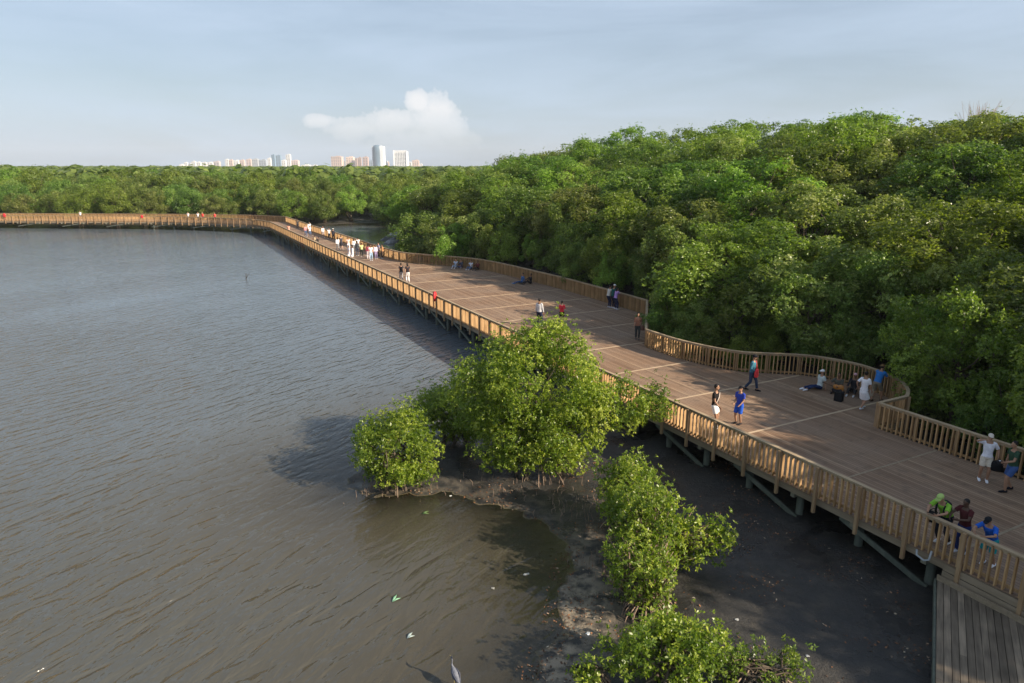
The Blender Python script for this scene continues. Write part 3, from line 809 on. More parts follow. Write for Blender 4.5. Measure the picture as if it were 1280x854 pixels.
    person(W(34.6, 12.3), forest, 'person in pale shirt leaning on the forest rail beside the man in dark green', 1.66, rl, 'tan', (.55, .53, .48), (.03, .035, .07), .7, .95, (.72, .74, .8), None, 'short', voxel=.016)
    person(W(34.19, 12.4), forest, 'man in dark green shirt and white cap leaning on the forest rail', 1.76, rl, 'tan', (.015, .085, .075), (.02, .022, .04), .75, .95, (.72, .74, .8), ('cap', (.7, .7, .68)), None, voxel=.016)
    person(W(33.75, 12.35), forest, 'woman in lilac top with dark hair at the forest rail', 1.62, rl, 'tan', (.42, .26, .58), (.03, .035, .08), .7, .95, (.72, .74, .8), None, 'long', female=True, voxel=.016)
    a = person(W(25.61, 8.05), (-.1, -1), 'woman with reddish brown hair walking past the forest rail in a tan top', 1.62, dict(WALK, feet=((-.08, .1, 0), (.08, -.1, 0))), 'tan', (.26, .13, .09), (.045, .05, .05), .9, .95, (.1, .1, .1), None, 'long', female=True, voxel=.016)
    bag(at_world(a, (-.3, .05, .62)), (.28, .14, .3), (.16, .09, .07), 'brown handbag at the hip of the woman with reddish brown hair', strap_to=at_world(a, (-.2, .02, 1.40)))
    person(W(47.6, 11.6), (-.9, -.5), 'person in dark blue sitting on the deck against the forest rail', 1.65, dict(SITFLAT), 'tan', (.05, .12, .28), (.03, .07, .17), 1.5, .95, (.1, .2, .4), None, 'short', voxel=.02)
    person(W(46.9, 12.1), (-.9, -.3), 'person in black sitting beside the one in dark blue', 1.65, dict(SIT), 'brown', (.015, .015, .02), (.02, .02, .025), 1.5, .95, (.05, .05, .05), None, 'short', voxel=.02)
    person(W(59.6, 10.1), (-.3, -.9), 'person in pale blue sitting leftmost of the four along the shaded rail', 1.65, dict(SIT), 'tan', (.42, .5, .6), (.35, .42, .52), .7, .95, (.7, .7, .75), None, 'short', voxel=.02)
    person(W(59.2, 10.55), (-.4, -.8), 'person in dark jacket sitting beside the one in pale blue', 1.65, dict(SITX), 'tan', (.06, .07, .11), (.05, .06, .12), 1.5, .95, (.4, .4, .4), None, 'short', voxel=.02)
    person(W(57.9, 11.1), (-.4, -.8), 'person in white top and blue jeans sitting by the shaded rail', 1.65, dict(SIT), 'tan', (.6, .62, .68), (.10, .16, .28), .7, .95, (.7, .7, .75), None, 'short', voxel=.02)
    person(W(57.1, 11.5), (-.4, -.8), 'person in maroon sitting rightmost of the four along the shaded rail', 1.65, dict(SIT), 'brown', (.12, .03, .03), (.03, .03, .03), 1.5, .95, (.1, .1, .1), None, 'short', voxel=.02)
    person(W(53.66, 2.1), (-.4, .9), 'woman in black top and pale grey trousers walking with a woman in white trousers', 1.66, dict(WALK, feet=((-.08, .1, 0), (.08, -.1, 0))), 'tan', (.03, .03, .035), (.38, .38, .40), .6, .95, (.7, .7, .7), None, 'tail', female=True, voxel=.02)
    person(W(52.94, 2.48), (-.4, .9), 'woman in black top and white trousers walking on the deck', 1.70, dict(WALK, feet=((-.08, .1, 0), (.08, -.1, 0))), 'tan', (.03, .025, .03), (.76, .76, .78), .6, .95, (.7, .7, .7), None, 'long', female=True, voxel=.02)
    # far strollers: s, w, look, top, bottom, sleeve, hair, label, pose
    wh = (.78, .78, .80); dk = (.03, .03, .04); jn = (.10, .15, .26); gy = (.35, .36, .38)
    far = [
        (95.64, 5.0, toward, wh, dk, 'person in white top and dark shorts by the forest side of the narrow walk', WALK),
        (80.63, 2.66, away, wh, gy, 'person in white shirt and grey trousers beside the one all in charcoal', WALK),
        (81.72, 3.38, away, (.05, .05, .06), dk, 'person dressed all in charcoal on the narrow walk', WALK),
        (93.84, 5.2, toward, dk, dk, 'person in black with a white sun hat by the forest rail', STAND),
        (79.57, 3.77, toward, (.7, .5, .46), wh, 'person in pale pink top and white trousers in the crowd', STAND),
        (78.5, 4.2, away, (.74, .72, .76), gy, 'person in off-white top and grey trousers at the back of the crowd', STAND),
        (79.0, 4.85, away, wh, (.7, .7, .72), 'person dressed all in white at the rail of the narrow walk', STAND),
        (74.28, 3.48, away, (.045, .05, .06), (.06, .07, .1), 'person in dark grey jacket in the middle of the crowd', STAND),
        (70.81, 1.6, outw, (.74, .72, .80), wh, 'person in white dress with purple sash by the lagoon rail', STAND),
        (69.9, 1.75, outw, (.80, .80, .84), (.74, .74, .8), 'person in long white dress beside the lagoon rail', STAND),
        (73.3, 3.75, away, (.62, .66, .28), (.03, .035, .03), 'person in pale yellow shirt and black trousers', STAND),
        (70.79, 3.82, away, (.28, .06, .09), (.62, .56, .58), 'person in wine red top and pale trousers', STAND),
        (69.28, 3.71, toward, (.74, .72, .72), (.30, .42, .55), 'person in white top and light blue jeans', STAND),
        (70.39, 4.6, toward, (.62, .58, .70), (.26, .22, .36), 'person in pale lilac top and grey purple trousers', STAND),
        (71.49, 5.3, outw, (.30, .32, .5), (.02, .02, .03), 'person in blue grey jacket and black trousers at the rail', STAND),
        (70.5, 5.45, outw, (.70, .36, .16), (.04, .03, .03), 'person in orange top at the rail end of the crowd', STAND),
        (114.15, 3.9, toward, (.05, .05, .05), dk, 'lone person in black by the far forest rail', WALK),
        (100.91, 2.64, toward, (.62, .30, .30), jn, 'person in faded red top and jeans carrying white cloth', WALK),
        (100.6, 3.2, toward, wh, jn, 'person in white shirt and jeans beside the one in faded red', WALK),
        (105.93, 4.19, away, wh, (.5, .45, .4), 'person in white top and tan trousers on the far narrow walk', WALK),
        (108.45, 4.75, toward, (.76, .74, .7), (.06, .05, .05), 'person in cream top and dark trousers near the far bend', WALK),
        (98.35, 4.7, toward, (.80, .74, .74), (.35, .3, .3), 'person in blush white top walking in a pair', WALK),
        (92.15, 2.0, outw, (.55, .46, .30), (.4, .34, .24), 'person in tan clothes sitting on the narrow walk', SIT),
        (90.36, 2.1, outw, (.05, .045, .04), (.3, .25, .18), 'person in black sitting behind the one in tan', SIT),
        (113.13, 2.2, away, (.72, .34, .26), (.6, .4, .34), 'person in salmon clothes crouching near the far bend', SIT),
    ]
    for i, (s, w, lk, tp, bt, lb, ps) in enumerate(far):
        skirt = 'dress' in lb
        person(W(s, w), lk, lb, 1.56 + .04 * (i * 7 % 5), dict(ps), ('tan', 'brown', 'light')[i % 3], tp, bt, (.6, 1.5)[i % 2], .95, (.6, .6, .62), ('brim', (.75, .74, .7)) if 'sun hat' in lb else None,
               'long' if i % 2 else 'short', skirt=skirt, female=bool(i % 2), voxel=.026, group='strollers on the narrow walk')
    for x, y, tp, lb in ((-57.6, 134.2, (.62, .06, .06), 'person in red shirt by the front rail of the far walk'),
                         (-60.4, 135.2, (.55, .05, .05), 'person in dark red shirt on the far walk beside a person in white'),
                         (-61.5, 135.6, (.8, .78, .8), 'person in white shirt on the far walk between two in red'),
                         (-63.6, 136.0, (.74, .72, .7), 'person in cream shirt alone at the front rail of the far walk'),
                         (-86.8, 139.3, (.82, .82, .82), 'person in white standing alone far along the walk')):
        person((x, y), (0, -1), lb, 1.72, None, 'tan', tp, dk, .6, .95, (.5, .5, .5), None, 'short', voxel=.03, group='strollers on the far walk')

people()

# ------------------------------------------------------------------ boardwalk
def slab(poly, z0, z1, name, mat, parent):
    import bmesh
    bm = bmesh.new()
    vs = [bm.verts.new((x, y, z1)) for x, y in poly]
    f = bm.faces.new(vs)
    if f.normal.z < 0 or True:
        bm.normal_update()
        if f.normal.z < 0: f.normal_flip()
    r = bmesh.ops.extrude_face_region(bm, geom=[f])
    nv = [e for e in r['geom'] if isinstance(e, bmesh.types.BMVert)]
    bmesh.ops.translate(bm, vec=(0, 0, z0 - z1), verts=nv)
    bmesh.ops.triangulate(bm, faces=[q for q in bm.faces if len(q.verts) > 4])
    bmesh.ops.recalc_face_normals(bm, faces=bm.faces[:])
    me = bpy.data.meshes.new(name); bm.to_mesh(me); bm.free()
    me.materials.append(mat)
    return link(bpy.data.objects.new(name, me), parent)

def off(poly, d):
    """shift a polyline sideways"""
    out = []
    for i, p in enumerate(poly):
        a = poly[max(i - 1, 0)]; b = poly[min(i + 1, len(poly) - 1)]
        t = V((b[0] - a[0], b[1] - a[1])).normalized()
        out.append((p[0] - t.y * d, p[1] + t.x * d))
    return out

walk = empty('boardwalk', (O.x, O.y, DZ), ANG)
tag(walk, 'long brown timber boardwalk on piles with widening bays along the lagoon', 'boardwalk')
right_edge = near_line + bay_curve + wide_curve + narrow_line[1:]
outline = [(-16., LEFT_W - .04)] + [(119.5, LEFT_W - .04)] + front_far[1:] + rear_far[::-1] + right_edge[::-1][1:]
slab([(s, -w) for s, w in outline], -.045, 0., 'deck_planking', M['deck'], walk)

def right_w(s):
    best = None
    for a, b in zip(right_edge[:-1], right_edge[1:]):
        lo, hi = min(a[0], b[0]), max(a[0], b[0])
        if lo <= s <= hi and hi > lo + 1e-6:
            w = a[1] + (b[1] - a[1]) * (s - a[0]) / (b[0] - a[0])
            best = w if best is None else max(best, w)
    return best if best is not None else 7.6

k = -7
while True:
    s = STRIP0 + STRIPD * k
    if s > 119: break
    k += 1
    if s < -10: continue
    m = MB(); w1 = right_w(s) - .12
    m.box((s, -(LEFT_W + .12 + w1) / 2, .004), (.11 if s > 9 else .08, w1 - LEFT_W - .12, .008))
    m.build('joint_board', M['joint'] if s > 9 else M['fascia'], walk)

def polyline_at(poly, step):
    """points every `step` along a polyline, keeping both ends and the sharp corners"""
    P_ = [V((p[0], p[1], 0)) for p in poly]
    ln = [0]
    for a, b in zip(P_[:-1], P_[1:]): ln.append(ln[-1] + (b - a).length)
    n = max(1, round(ln[-1] / step)); out = []
    for i in range(n + 1):
        t = ln[-1] * i / n
        j = 0
        while j < len(ln) - 2 and ln[j + 1] < t: j += 1
        u = (t - ln[j]) / max(1e-6, ln[j + 1] - ln[j])
        out.append(P_[j].lerp(P_[j + 1], u))
    return out

def railing(poly, label, step=1.53, group=None, inside=1, red=None, drop=.52, fine=True):
    """timber railing along a polyline given in deck coordinates; inside=+1 when the deck lies at larger w"""
    r = empty('railing', (O.x, O.y, DZ), ANG); tag(r, label, 'railing', group)
    posts = polyline_at(poly, step)
    pl = [V((p.x, -p.y, 0)) for p in posts]
    # cap follows all given points
    cp = [V((p[0], -p[1], 1.07)) for p in poly]
    dens = []
    for a, b in zip(cp[:-1], cp[1:]): dens += [a, a.lerp(b, .5)] if (b - a).length < 12 else [a.lerp(b, q / 6) for q in range(6)]
    dens.append(cp[-1])
    m = MB()
    for a, b in zip(dens[:-1], dens[1:]):
        pass
    m.ribbon(dens, .145, .04)
    m.build('handrail', M['rail'], r)
    m = MB(); m.ribbon([q - V((0, 0, .095)) for q in dens], .04, .09); m.build('upper_rail', M['rail'], r)
    n = len(pl)
    for i, p in enumerate(pl):
        q = pl[min(i + 1, n - 1)] - pl[max(i - 1, 0)]
        rz = math.atan2(q.y, q.x); nrm = V((-math.sin(rz), math.cos(rz), 0)) * (inside * .10)
        m = MB(); m.box((p.x + nrm.x, p.y + nrm.y, (1.068 - drop) / 2), (.095, .095, 1.068 + drop), rz)
        m.build('post', M['redpost'] if red and i in red else M['post'], r)
        if i == n - 1: break
        b = pl[i + 1]; d = b - p; ln = d.length; u = d.normalized(); a0 = math.atan2(u.y, u.x)
        m = MB(); no = V((-u.y, u.x, 0)) * (inside * .012)
        cnt = max(2, round(ln / .19))
        for c in range(cnt):
            f = (c + .5) / cnt
            jx = random.uniform(-.006, .006)
            qq = p + d * f + no + u * jx
            m.box((qq.x, qq.y, .515 + random.uniform(-.006, .006)), (.042, .105, 1.03), a0 + random.uniform(-.04, .04))
        x0 = p; x1 = b
        m.beam(x0 + V((0, 0, .11)) - no * 3.2, x1 + V((0, 0, .11)) - no * 3.2, .038, .09) if inside > 0 else m.beam(x0 + V((0, 0, .11)) + no * 3.2, x1 + V((0, 0, .11)) + no * 3.2, .038, .09)
        m.build('picket_panel', M['picket'], r)
    return r

railing([(-14.0, LEFT_W), (119.5, LEFT_W)], 'long straight railing along the lagoon edge of the boardwalk', red=(69, 68))
railing(front_far, 'front railing of the far walk facing the open lagoon', step=1.55)
railing(near_line, 'short straight railing behind the woman in white blouse on the forest side', inside=-1)
railing([(9.05, 7.72), (9.05, 9.4)], 'short stub of railing turning the corner behind the near bay', inside=1, step=.85)
railing(bay_curve, 'curved railing round the bay with the seated musicians', inside=-1)
railing([(24.0, 7.42), (31.1, 13.1)], 'slanting railing beside the woman with reddish brown hair', inside=-1)
railing(wide_curve, 'forest-side railing of the wide sunlit deck', inside=-1)
railing(narrow_line, 'forest-side railing of the narrow walk by the inlet', inside=-1, step=1.6)
railing(rear_far, 'rear railing of the far walk below the trees', inside=-1, step=1.6)

# substructure
m = MB(); m.beam(loc(-16, LEFT_W + .06, -.17), loc(119.4, LEFT_W + .06, -.17), .05, .24); m.build('edge_beam', M['fascia'], walk)
for pth in (front_far,):
    m = MB(); m.ribbon([(s, -w - .06, -.29) for s, w in pth], .05, .24); m.build('edge_beam', M['fascia'], walk)
for pth in (right_edge, rear_far):
    m = MB(); m.ribbon([(s, -(w - .08), -.29) for s, w in pth], .05, .24); m.build('edge_beam', M['fascia'], walk)
npile = 0
def pile(s, w, r=.13, zb=-3.0):
    global npile
    if npile >= 98: return
    npile += 1
    m = MB(); m.tube([loc(s, w, zb), loc(s, w, -1.5), loc(s, w, -.46)], [r * 1.05, r, r * .95], 12); m.build('pile', M['pile'], walk, True)
s = -2.2; i = 0
while s < 119:
    w1 = right_w(s) - .35
    m = MB(); m.beam(loc(s, LEFT_W + .1, -.38), loc(s, w1, -.38), .16, .18); m.build('cross_beam', M['beam'], walk)
    pile(s, LEFT_W + .55); pile(s, w1 - .5)
    if w1 > 8 and s < 70: pile(s, (LEFT_W + w1) / 2)
    if i % 2 == 0:
        m = MB(); m.beam(loc(s - .1, LEFT_W + .28, -1.25), loc(s + 2.75, LEFT_W + .16, -.36), .07, .16); m.build('brace', M['pile'], walk)
    i += 1; s += 2.29 if s < 45 else 4.585
for P0 in (front_far,):
    pp = polyline_at(P0, 4.6)
    for q in pp[1:]:
        pile(q.x, q.y + .6)
        m = MB(); m.beam(loc(q.x, q.y + .1, -.38), loc(q.x, q.y + 2.8, -.38), .16, .18); m.build('cross_beam', M['beam'], walk)
    for a, b in list(zip(pp[:-1], pp[1:]))[::2]:
        m = MB(); m.beam(loc(a.x, a.y + .15, -.36), loc(b.x, b.y + .2, -1.0), .07, .16); m.build('brace', M['pile'], walk)

# lower landing beside the near end of the boardwalk
LZ = .95
pd = V((-.52, -.855, 0)).normalized()
a0 = W(1.85, LEFT_W - .10, LZ); t0 = -T
land = empty('landing', a0, math.atan2(pd.y, pd.x)); tag(land, 'weathered grey landing of wide boards below the near rail', 'landing')
sk = t0.dot(pd); pr = t0.cross(pd).z               # how far the start of each board steps along / across
sg = -1 if pr > 0 else 1
wb = .155; m = MB()
for i in range(34):
    y0 = sg * wb * (i + .5); x0 = abs(y0 / pr) * sk + .03
    jj = random.uniform(-.012, .012); zz = random.uniform(-.008, .008)
    cut = random.uniform(2.2, 4.6)
    m.box((x0 + cut / 2, y0, zz), (cut - .006, wb - .012, .045), random.uniform(-.0015, .0015))
    m.box((x0 + cut + 2.2, y0, zz + random.uniform(-.004, .004)), (4.4, wb - .012, .045), random.uniform(-.0015, .0015))
m.build('deck_boards', M['grey'], land)
m = MB(); m.beam((0, -sg * .03, -.13), (7, -sg * .03, -.13), .05, .2); m.build('side_beam', M['pile'], land)
for f in (1.2, 4.2):
    for kx in (.2, 2.4):
        m = MB(); m.tube([(f, sg * kx, -2.1), (f, sg * kx, -.9), (f, sg * kx, -.05)], [.12, .115, .11], 12); m.build('pile', M['pile'], land, True)
e1 = V((sk * 6, sg * abs(pr) * 6, 0))
m = MB(); m.beam(V((.14, sg * .0, .10)), V((.14, 0, .10)) + e1, .045, .16); m.build('toe_board', M['fascia'], land)
# deep fascia boards of the boardwalk where the landing meets it
for zz, hh, st in ((-.16, .20, .012), (-.40, .24, .03)):
    m = MB(); m.beam(loc(1.75, LEFT_W - .045 - st, zz), loc(-14, LEFT_W - .045 - st, zz), .03, hh); m.build('fascia_board', M['fascia'], walk)

# red lifebuoy boxes
def life_box(pos, rz, label, s=1.):
    o = empty('lifebuoy_box', pos, rz); o.scale = (s, s, s); tag(o, label, 'lifebuoy box', 'red lifebuoy boxes on the rails')
    red = simple('red plastic', (.52, .03, .035), .4, .5, .1, 4)
    m = MB(); m.tube([(0, -.09, .36), (0, -.07, .36), (0, .05, .36), (0, .08, .36)], [(.34, .24), (.40, .28), (.40, .28), (.36, .25)], 16, flat=(0, 0, 1)); lid = m.build('box_lid', red, o, True)
    m = MB(); m.box((0, .11, .1), (.10, .06, 1.3)); m.build('mount_post', M['redpost'], o)
    m = MB(); m.box((0, -.10, .33), (.05, .03, .05)); m.build('latch', simple('latch metal', (.3, .3, .3), .4, .5, .1, 4, .8), lid)
q = W(39.75, LEFT_W - .18, DZ + .72); life_box(q, math.atan2(-T.x, T.y) + .9, 'red lifebuoy box mounted on the long lagoon railing', .95)
life_box((-100.2, 136.7, DZ + .75), .1, 'red lifebuoy box far along the front rail of the far walk')
life_box((-72.0, 134.7, DZ + .70), .2, 'red lifebuoy box on the far walk at the bend in its front rail', .8)
# bent grey pipe at the corner of the landing
q = W(2.05, LEFT_W - .15, DZ - .05)
m = MB(); m.tube([q + T * .42 + V((0, 0, .05)), q + T * .36 + V((0, 0, -.06)) - MM * .08, q + T * .12 + V((0, 0, -.1)) - MM * .12, q + V((0, 0, -.02)) - MM * .1, q + V((0, 0, .24)) - MM * .04], [.028] * 5, 8)
tag(m.build('bent_pipe', simple('pale pvc', (.36, .38, .39), .4, .4), None, True), 'pale grey bent pipe at the foot of the corner post above the landing', 'pipe')

# ------------------------------------------------------------------ foliage
def unit(a): return a / np.maximum(np.linalg.norm(a, axis=-1, keepdims=True), 1e-9)

def rosettes(tips, dirs, per, Ln, Wd, rng, jitter=.35, tint0=None):
    """small leaves radiating from twig ends -> vertices, quads, per-face tint"""
    n = len(tips)
    tip = np.repeat(tips, per, 0); d = np.repeat(dirs, per, 0)
    r = rng.normal(size=(n * per, 3)); r = unit(r - (r * d).sum(1, keepdims=True) * d)
    a = unit(d * rng.uniform(.15, .9, (n * per, 1)) + r + rng.normal(size=r.shape) * jitter)
    nn = d + rng.normal(size=r.shape) * .35
    nn = unit(nn - (nn * a).sum(1, keepdims=True) * a); b = np.cross(nn, a)
    l = Ln * rng.uniform(.65, 1.2, (n * per, 1)); w = Wd * rng.uniform(.7, 1.2, (n * per, 1))
    base = tip + a * l * .08
    v = np.stack([base, base + a * l * .55 + b * w * .5 - nn * l * .04, base + a * l - nn * l * .12, base + a * l * .55 - b * w * .5 - nn * l * .04], 1).reshape(-1, 3)
    q = np.arange(n * per * 4).reshape(-1, 4)
    tint = np.clip((np.repeat(tint0, per) if tint0 is not None else .45) + rng.normal(size=n * per) * .2, 0, 1)
    return v, q, tint

def leaf_object_mesh(name, v, q, tint, mat):
    me = quad_mesh(name, v, q)
    at = me.attributes.new('tint', 'FLOAT', 'FACE')
    k = len(me.polygons)
    at.data.foreach_set('value', tint[:k].astype(np.float32))
    me.materials.append(mat)
    return me

def puff_tips(puffs, dens, rng, squash=.8, upbias=.25, sprig=.05):
    """twig ends over the outside of every puff (x,y,z,r)"""
    T_, D_, I_ = [], [], []
    for i, (x, y, z, r) in enumerate(puffs):
        n = int(dens * r * r)
        d = unit(rng.normal(size=(n, 3)) + np.array([0, 0, upbias]))
        rad = r * (rng.uniform(.35, 1.0, (n, 1)) ** .45) 
        up_ = np.where(rng.uniform(size=(n, 1)) < sprig, rng.uniform(.1, .75, (n, 1)), 0.) * np.maximum(d[:, 2:3] + .25, 0) * (.35 + .3 * r)
        lump = 1 + .22 * np.sin(d[:, :1] * 5 + i) * np.cos(d[:, 1:2] * 6 - i * 1.7)
        p = np.array([x, y, z]) + d * rad * lump * np.array([1, 1, squash]) + d * up_ * .5 + np.array([0, 0, 1.]) * up_
        T_.append(p); D_.append(unit(d + np.array([0, 0, .35]))); I_.append(np.full(n, i))
    return np.concatenate(T_), np.concatenate(D_), np.concatenate(I_)

def crown_puffs(Rx, z0, z1, n, rng, r0=.55, r1=1.15, low=.25):
    out = []
    H = z1 - z0
    while len(out) < n:
        u = rng.uniform(0, 1)
        ph = rng.uniform(0, 2 * math.pi)
        prof = math.sin(math.pi * min(1, .16 + .62 * u + .06)) ** .7 if u < .75 else math.cos((u - .75) / .25 * 1.25) ** .8
        rr = Rx * prof * (.92 + .22 * math.sin(3 * ph + u * 5) + .1 * math.sin(7 * ph))
        q = rng.uniform(.55, 1.) if rng.uniform() < .85 else rng.uniform(0, .55)
        r = rng.uniform(r0, r1) * (1.05 - .25 * u)
        out.append((rr * q * math.cos(ph), rr * q * math.sin(ph), z0 + H * u * (1 - .12 * q), r))
    return out

def limb_mesh(name, puffs, rng, stems=4, base_r=.13, spread=.5, fan=False, limbs=26, mat='bark'):
    m = MB()
    tops = []
    zt = max(p[2] for p in puffs)
    for i in range(stems):
        ph = 2 * math.pi * (i + rng.uniform(-.3, .3)) / stems
        b = V((math.cos(ph) * spread * (1 if fan else .5), math.sin(ph) * spread * (1 if fan else .5), -.25))
        tg = puffs[int(rng.integers(len(puffs)))]
        t = V((tg[0] * .6, tg[1] * .6, min(tg[2], zt * .66)))
        mid = b.lerp(t, .5) + V((rng.normal() * .15, rng.normal() * .15, .3))
        r = base_r * rng.uniform(.7, 1.15)
        pts = [b, b.lerp(mid, .5) + V((rng.normal() * .06, rng.normal() * .06, 0)), mid, mid.lerp(t, .5) + V((rng.normal() * .1, rng.normal() * .1, .1)), t]
        m.tube(pts, [r * 1.25, r, r * .8, r * .55, r * .25], 7)
        tops.append(pts)
    for i in range(limbs):
        pts = tops[int(rng.integers(len(tops)))]
        f = rng.uniform(.3, .95) * (len(pts) - 1); j = int(f); s0 = pts[j].lerp(pts[min(j + 1, len(pts) - 1)], f - j)
        tg = V(puffs[int(rng.integers(len(puffs)))][:3])
        mid = s0.lerp(tg, .5) + V((rng.normal() * .12, rng.normal() * .12, rng.normal() * .1))
        r = base_r * .42 * rng.uniform(.6, 1.2)
        m.tube([s0, mid, tg], [r, r * .65, r * .2], 5)
    me = m.mesh(name, True); me.materials.append(M[mat])
    return me

TREES = []
def make_tree_proto(i, Rx, Ht, z0, n, mat, seed, r0=.55, r1=1.1, dens=150, Ln=.155, Wd=.085):
    rng = np.random.default_rng(seed)
    pf = crown_puffs(Rx, z0, Ht - .7, n, rng, r0, r1)
    tp, dr, idx = puff_tips(pf, dens, rng)
    ptint = np.clip(rng.normal(.42, .2, len(pf)), 0, 1)
    v, q, t = rosettes(tp, dr, 6, Ln, Wd, rng, tint0=ptint[idx])
    return leaf_object_mesh('crown', v, q, t, M[mat]), limb_mesh('trunk', pf, rng, 5, .14, .7, limbs=30)

specs = [(3.5, 8.6, 1.8, 78, 'leafA', 1), (3.8, 8.2, 1.5, 84, 'leafB', 2), (3.2, 8.8, 2.0, 72, 'leafC', 3), (3.9, 7.8, 1.2, 84, 'leafA', 4),
         (3.4, 8.4, 1.4, 76, 'leafB', 5), (3.6, 9.0, 1.7, 80, 'leafC', 6), (3.1, 8.0, 1.0, 72, 'leafA', 7)]
PROTO = [make_tree_proto(i, a, b, c, d, e, 100 + f) for i, (a, b, c, d, e, f) in enumerate(specs)]
TONE = {'leafA': 'olive green', 'leafB': 'deep green', 'leafC': 'fresh green'}

for q, e in ((27.5, 13.8), (29.8, 15.2), (33.5, 16.6), (25.0, 11.0)):
    EXTRA = globals().setdefault('EXTRA', []); EXTRA.append(W(q, e))
def place_tree(x, y, k, sx, sz, zone, label=None):
    cm, tm = PROTO[k]
    z = float(ground_z(np.array([x]), np.array([y]))[0])
    r = empty('mangrove_tree', (x, y, z - .1), random.uniform(0, 6.28))
    r.scale = (sx, sx, sz)
    tone = TONE[specs[k][4]]
    tag(r, label or '%s mangrove tree %s' % (tone, zone), 'tree', '%s mangrove trees %s' % (tone, zone))
    c = bpy.data.objects.new('crown', cm); link(c, r)
    t = bpy.data.objects.new('trunk', tm); link(t, r)
    return r

def scatter(inside, x0, x1, y0, y1, spacing, seed, tries=30000, cap=400):
    rng = random.Random(seed); pts = []; cell = {}
    for _ in range(tries):
        x, y = rng.uniform(x0, x1), rng.uniform(y0, y1)
        sp = spacing(x, y) if callable(spacing) else spacing
        if not inside(x, y): continue
        g = (int(x // 8), int(y // 8)); ok = True
        for a in (-1, 0, 1):
            for b in (-1, 0, 1):
                for (u, v) in cell.get((g[0] + a, g[1] + b), ()):
                    if (u - x) ** 2 + (v - y) ** 2 < sp * sp: ok = False; break
                if not ok: break
            if not ok: break
        if ok:
            pts.append((x, y)); cell.setdefault(g, []).append((x, y))
            if len(pts) >= cap: break
    return pts

def edge_w(s):
    if 3.5 < s < 9.6: return 9.4
    if s < 9.05: return 7.62
    if s > 131: return 5.
    return max(right_w(s), right_w(s + 1.2), right_w(s - 1.2))

nt_count = 0
# row right behind the forest-side rail
def in_row(x, y):
    s, w = SW(x, y); e = edge_w(s)
    return -14 < s < 66 and e + (2.9 if s < 24 else 2.3) < w < e + 5.6
for x, y in scatter(in_row, -20, 45, -5, 90, 3.6, 5):
    s, w = SW(x, y)
    f = random.uniform(.62, .86)
    place_tree(x, y, random.randrange(7), f * 1.02, f * random.uniform(.92, 1.06), 'rising right behind the forest-side rail'); nt_count += 1
for q in EXTRA:
    place_tree(q.x, q.y, random.randrange(7), .62, .66, 'rising right behind the forest-side rail'); nt_count += 1
# low growth filling the gap between rail and trees
def in_edge(x, y):
    s, w = SW(x, y); e = edge_w(s)
    return -8 < s < 64 and e + 1.5 < w < e + 3.4
for x, y in scatter(in_edge, -20, 45, -5, 90, 2.3, 15):
    f = random.uniform(.40, .56); k = random.randrange(7)
    r = place_tree(x, y, k, f, f * random.uniform(.9, 1.1), 'x')
    r.name = 'mangrove_shrub'; tone = TONE[specs[k][4]]
    tag(r, '%s young mangrove shrub crowding the outside of the forest-side rail' % tone, 'shrub', '%s mangrove shrubs along the rail' % tone)
# the slope behind
def in_slope(x, y):
    s, w = SW(x, y); e = edge_w(s)
    if not (-26 < s < 104): return False
    if s > 58 and s < 100 and w < edge_w(s) + 4.6: return False
    if s > 66: return (float(sdist(np.array([x]), np.array([y]))[0]) > .8) and w < 40
    return e + 5.6 < w < 62 and (x < .80 * y + 12)
for x, y in scatter(in_slope, -45, 95, -8, 130, lambda x, y: (3.9 if SW(x, y)[0] > 66 else 4.3) + .012 * math.hypot(x, y), 6):
    s, w = SW(x, y)
    f = random.uniform(.88, 1.05)
    place_tree(x, y, random.randrange(7), f * 1.28, f * random.uniform(.86, .97), 'on the wooded slope above the boardwalk'); nt_count += 1
# the same wood going on past the right of the picture; its shade falls across the near deck
def in_side(x, y):
    s, w = SW(x, y)
    return w > 9.8 and x > max(.80 * y + 12, 17.0) and -32 < y < 30 and x < 48 and w < 46
for x, y in scatter(in_side, 14, 50, -32, 30, 4.1, 16):
    f = random.uniform(1.55, 1.80) if y < 14 else random.uniform(1.15, 1.35)
    place_tree(x, y, random.randrange(7), f, f, 'beside the near end of the boardwalk')
# beyond the inlet and the far walk
def in_back(x, y):
    d = float(sdist(np.array([x]), np.array([y]))[0])
    s, w = SW(x, y)
    return d > 1.5 and y > 113 and s > 100 and -.82 * y - 14 < x < .0 * y + 12
back = scatter(in_back, -190, 12, 113, 230, lambda x, y: 5.4 + .055 * max(0, y - 150), 8)
back.sort(key=lambda p: p[1])
keep = max(0, 300 - nt_count)
print('trees', nt_count, 'back', len(back), 'kept', keep)
for i, (x, y) in enumerate(back[:keep]):
    d = float(sdist(np.array([x]), np.array([y]))[0])
    f = .84 + .47 * min(1, d / 26) + random.uniform(-.08, .08)
    place_tree(x, y, random.randrange(7), f * 1.08, f * random.uniform(.93, 1.05), 'beyond the far walk and the inlet')

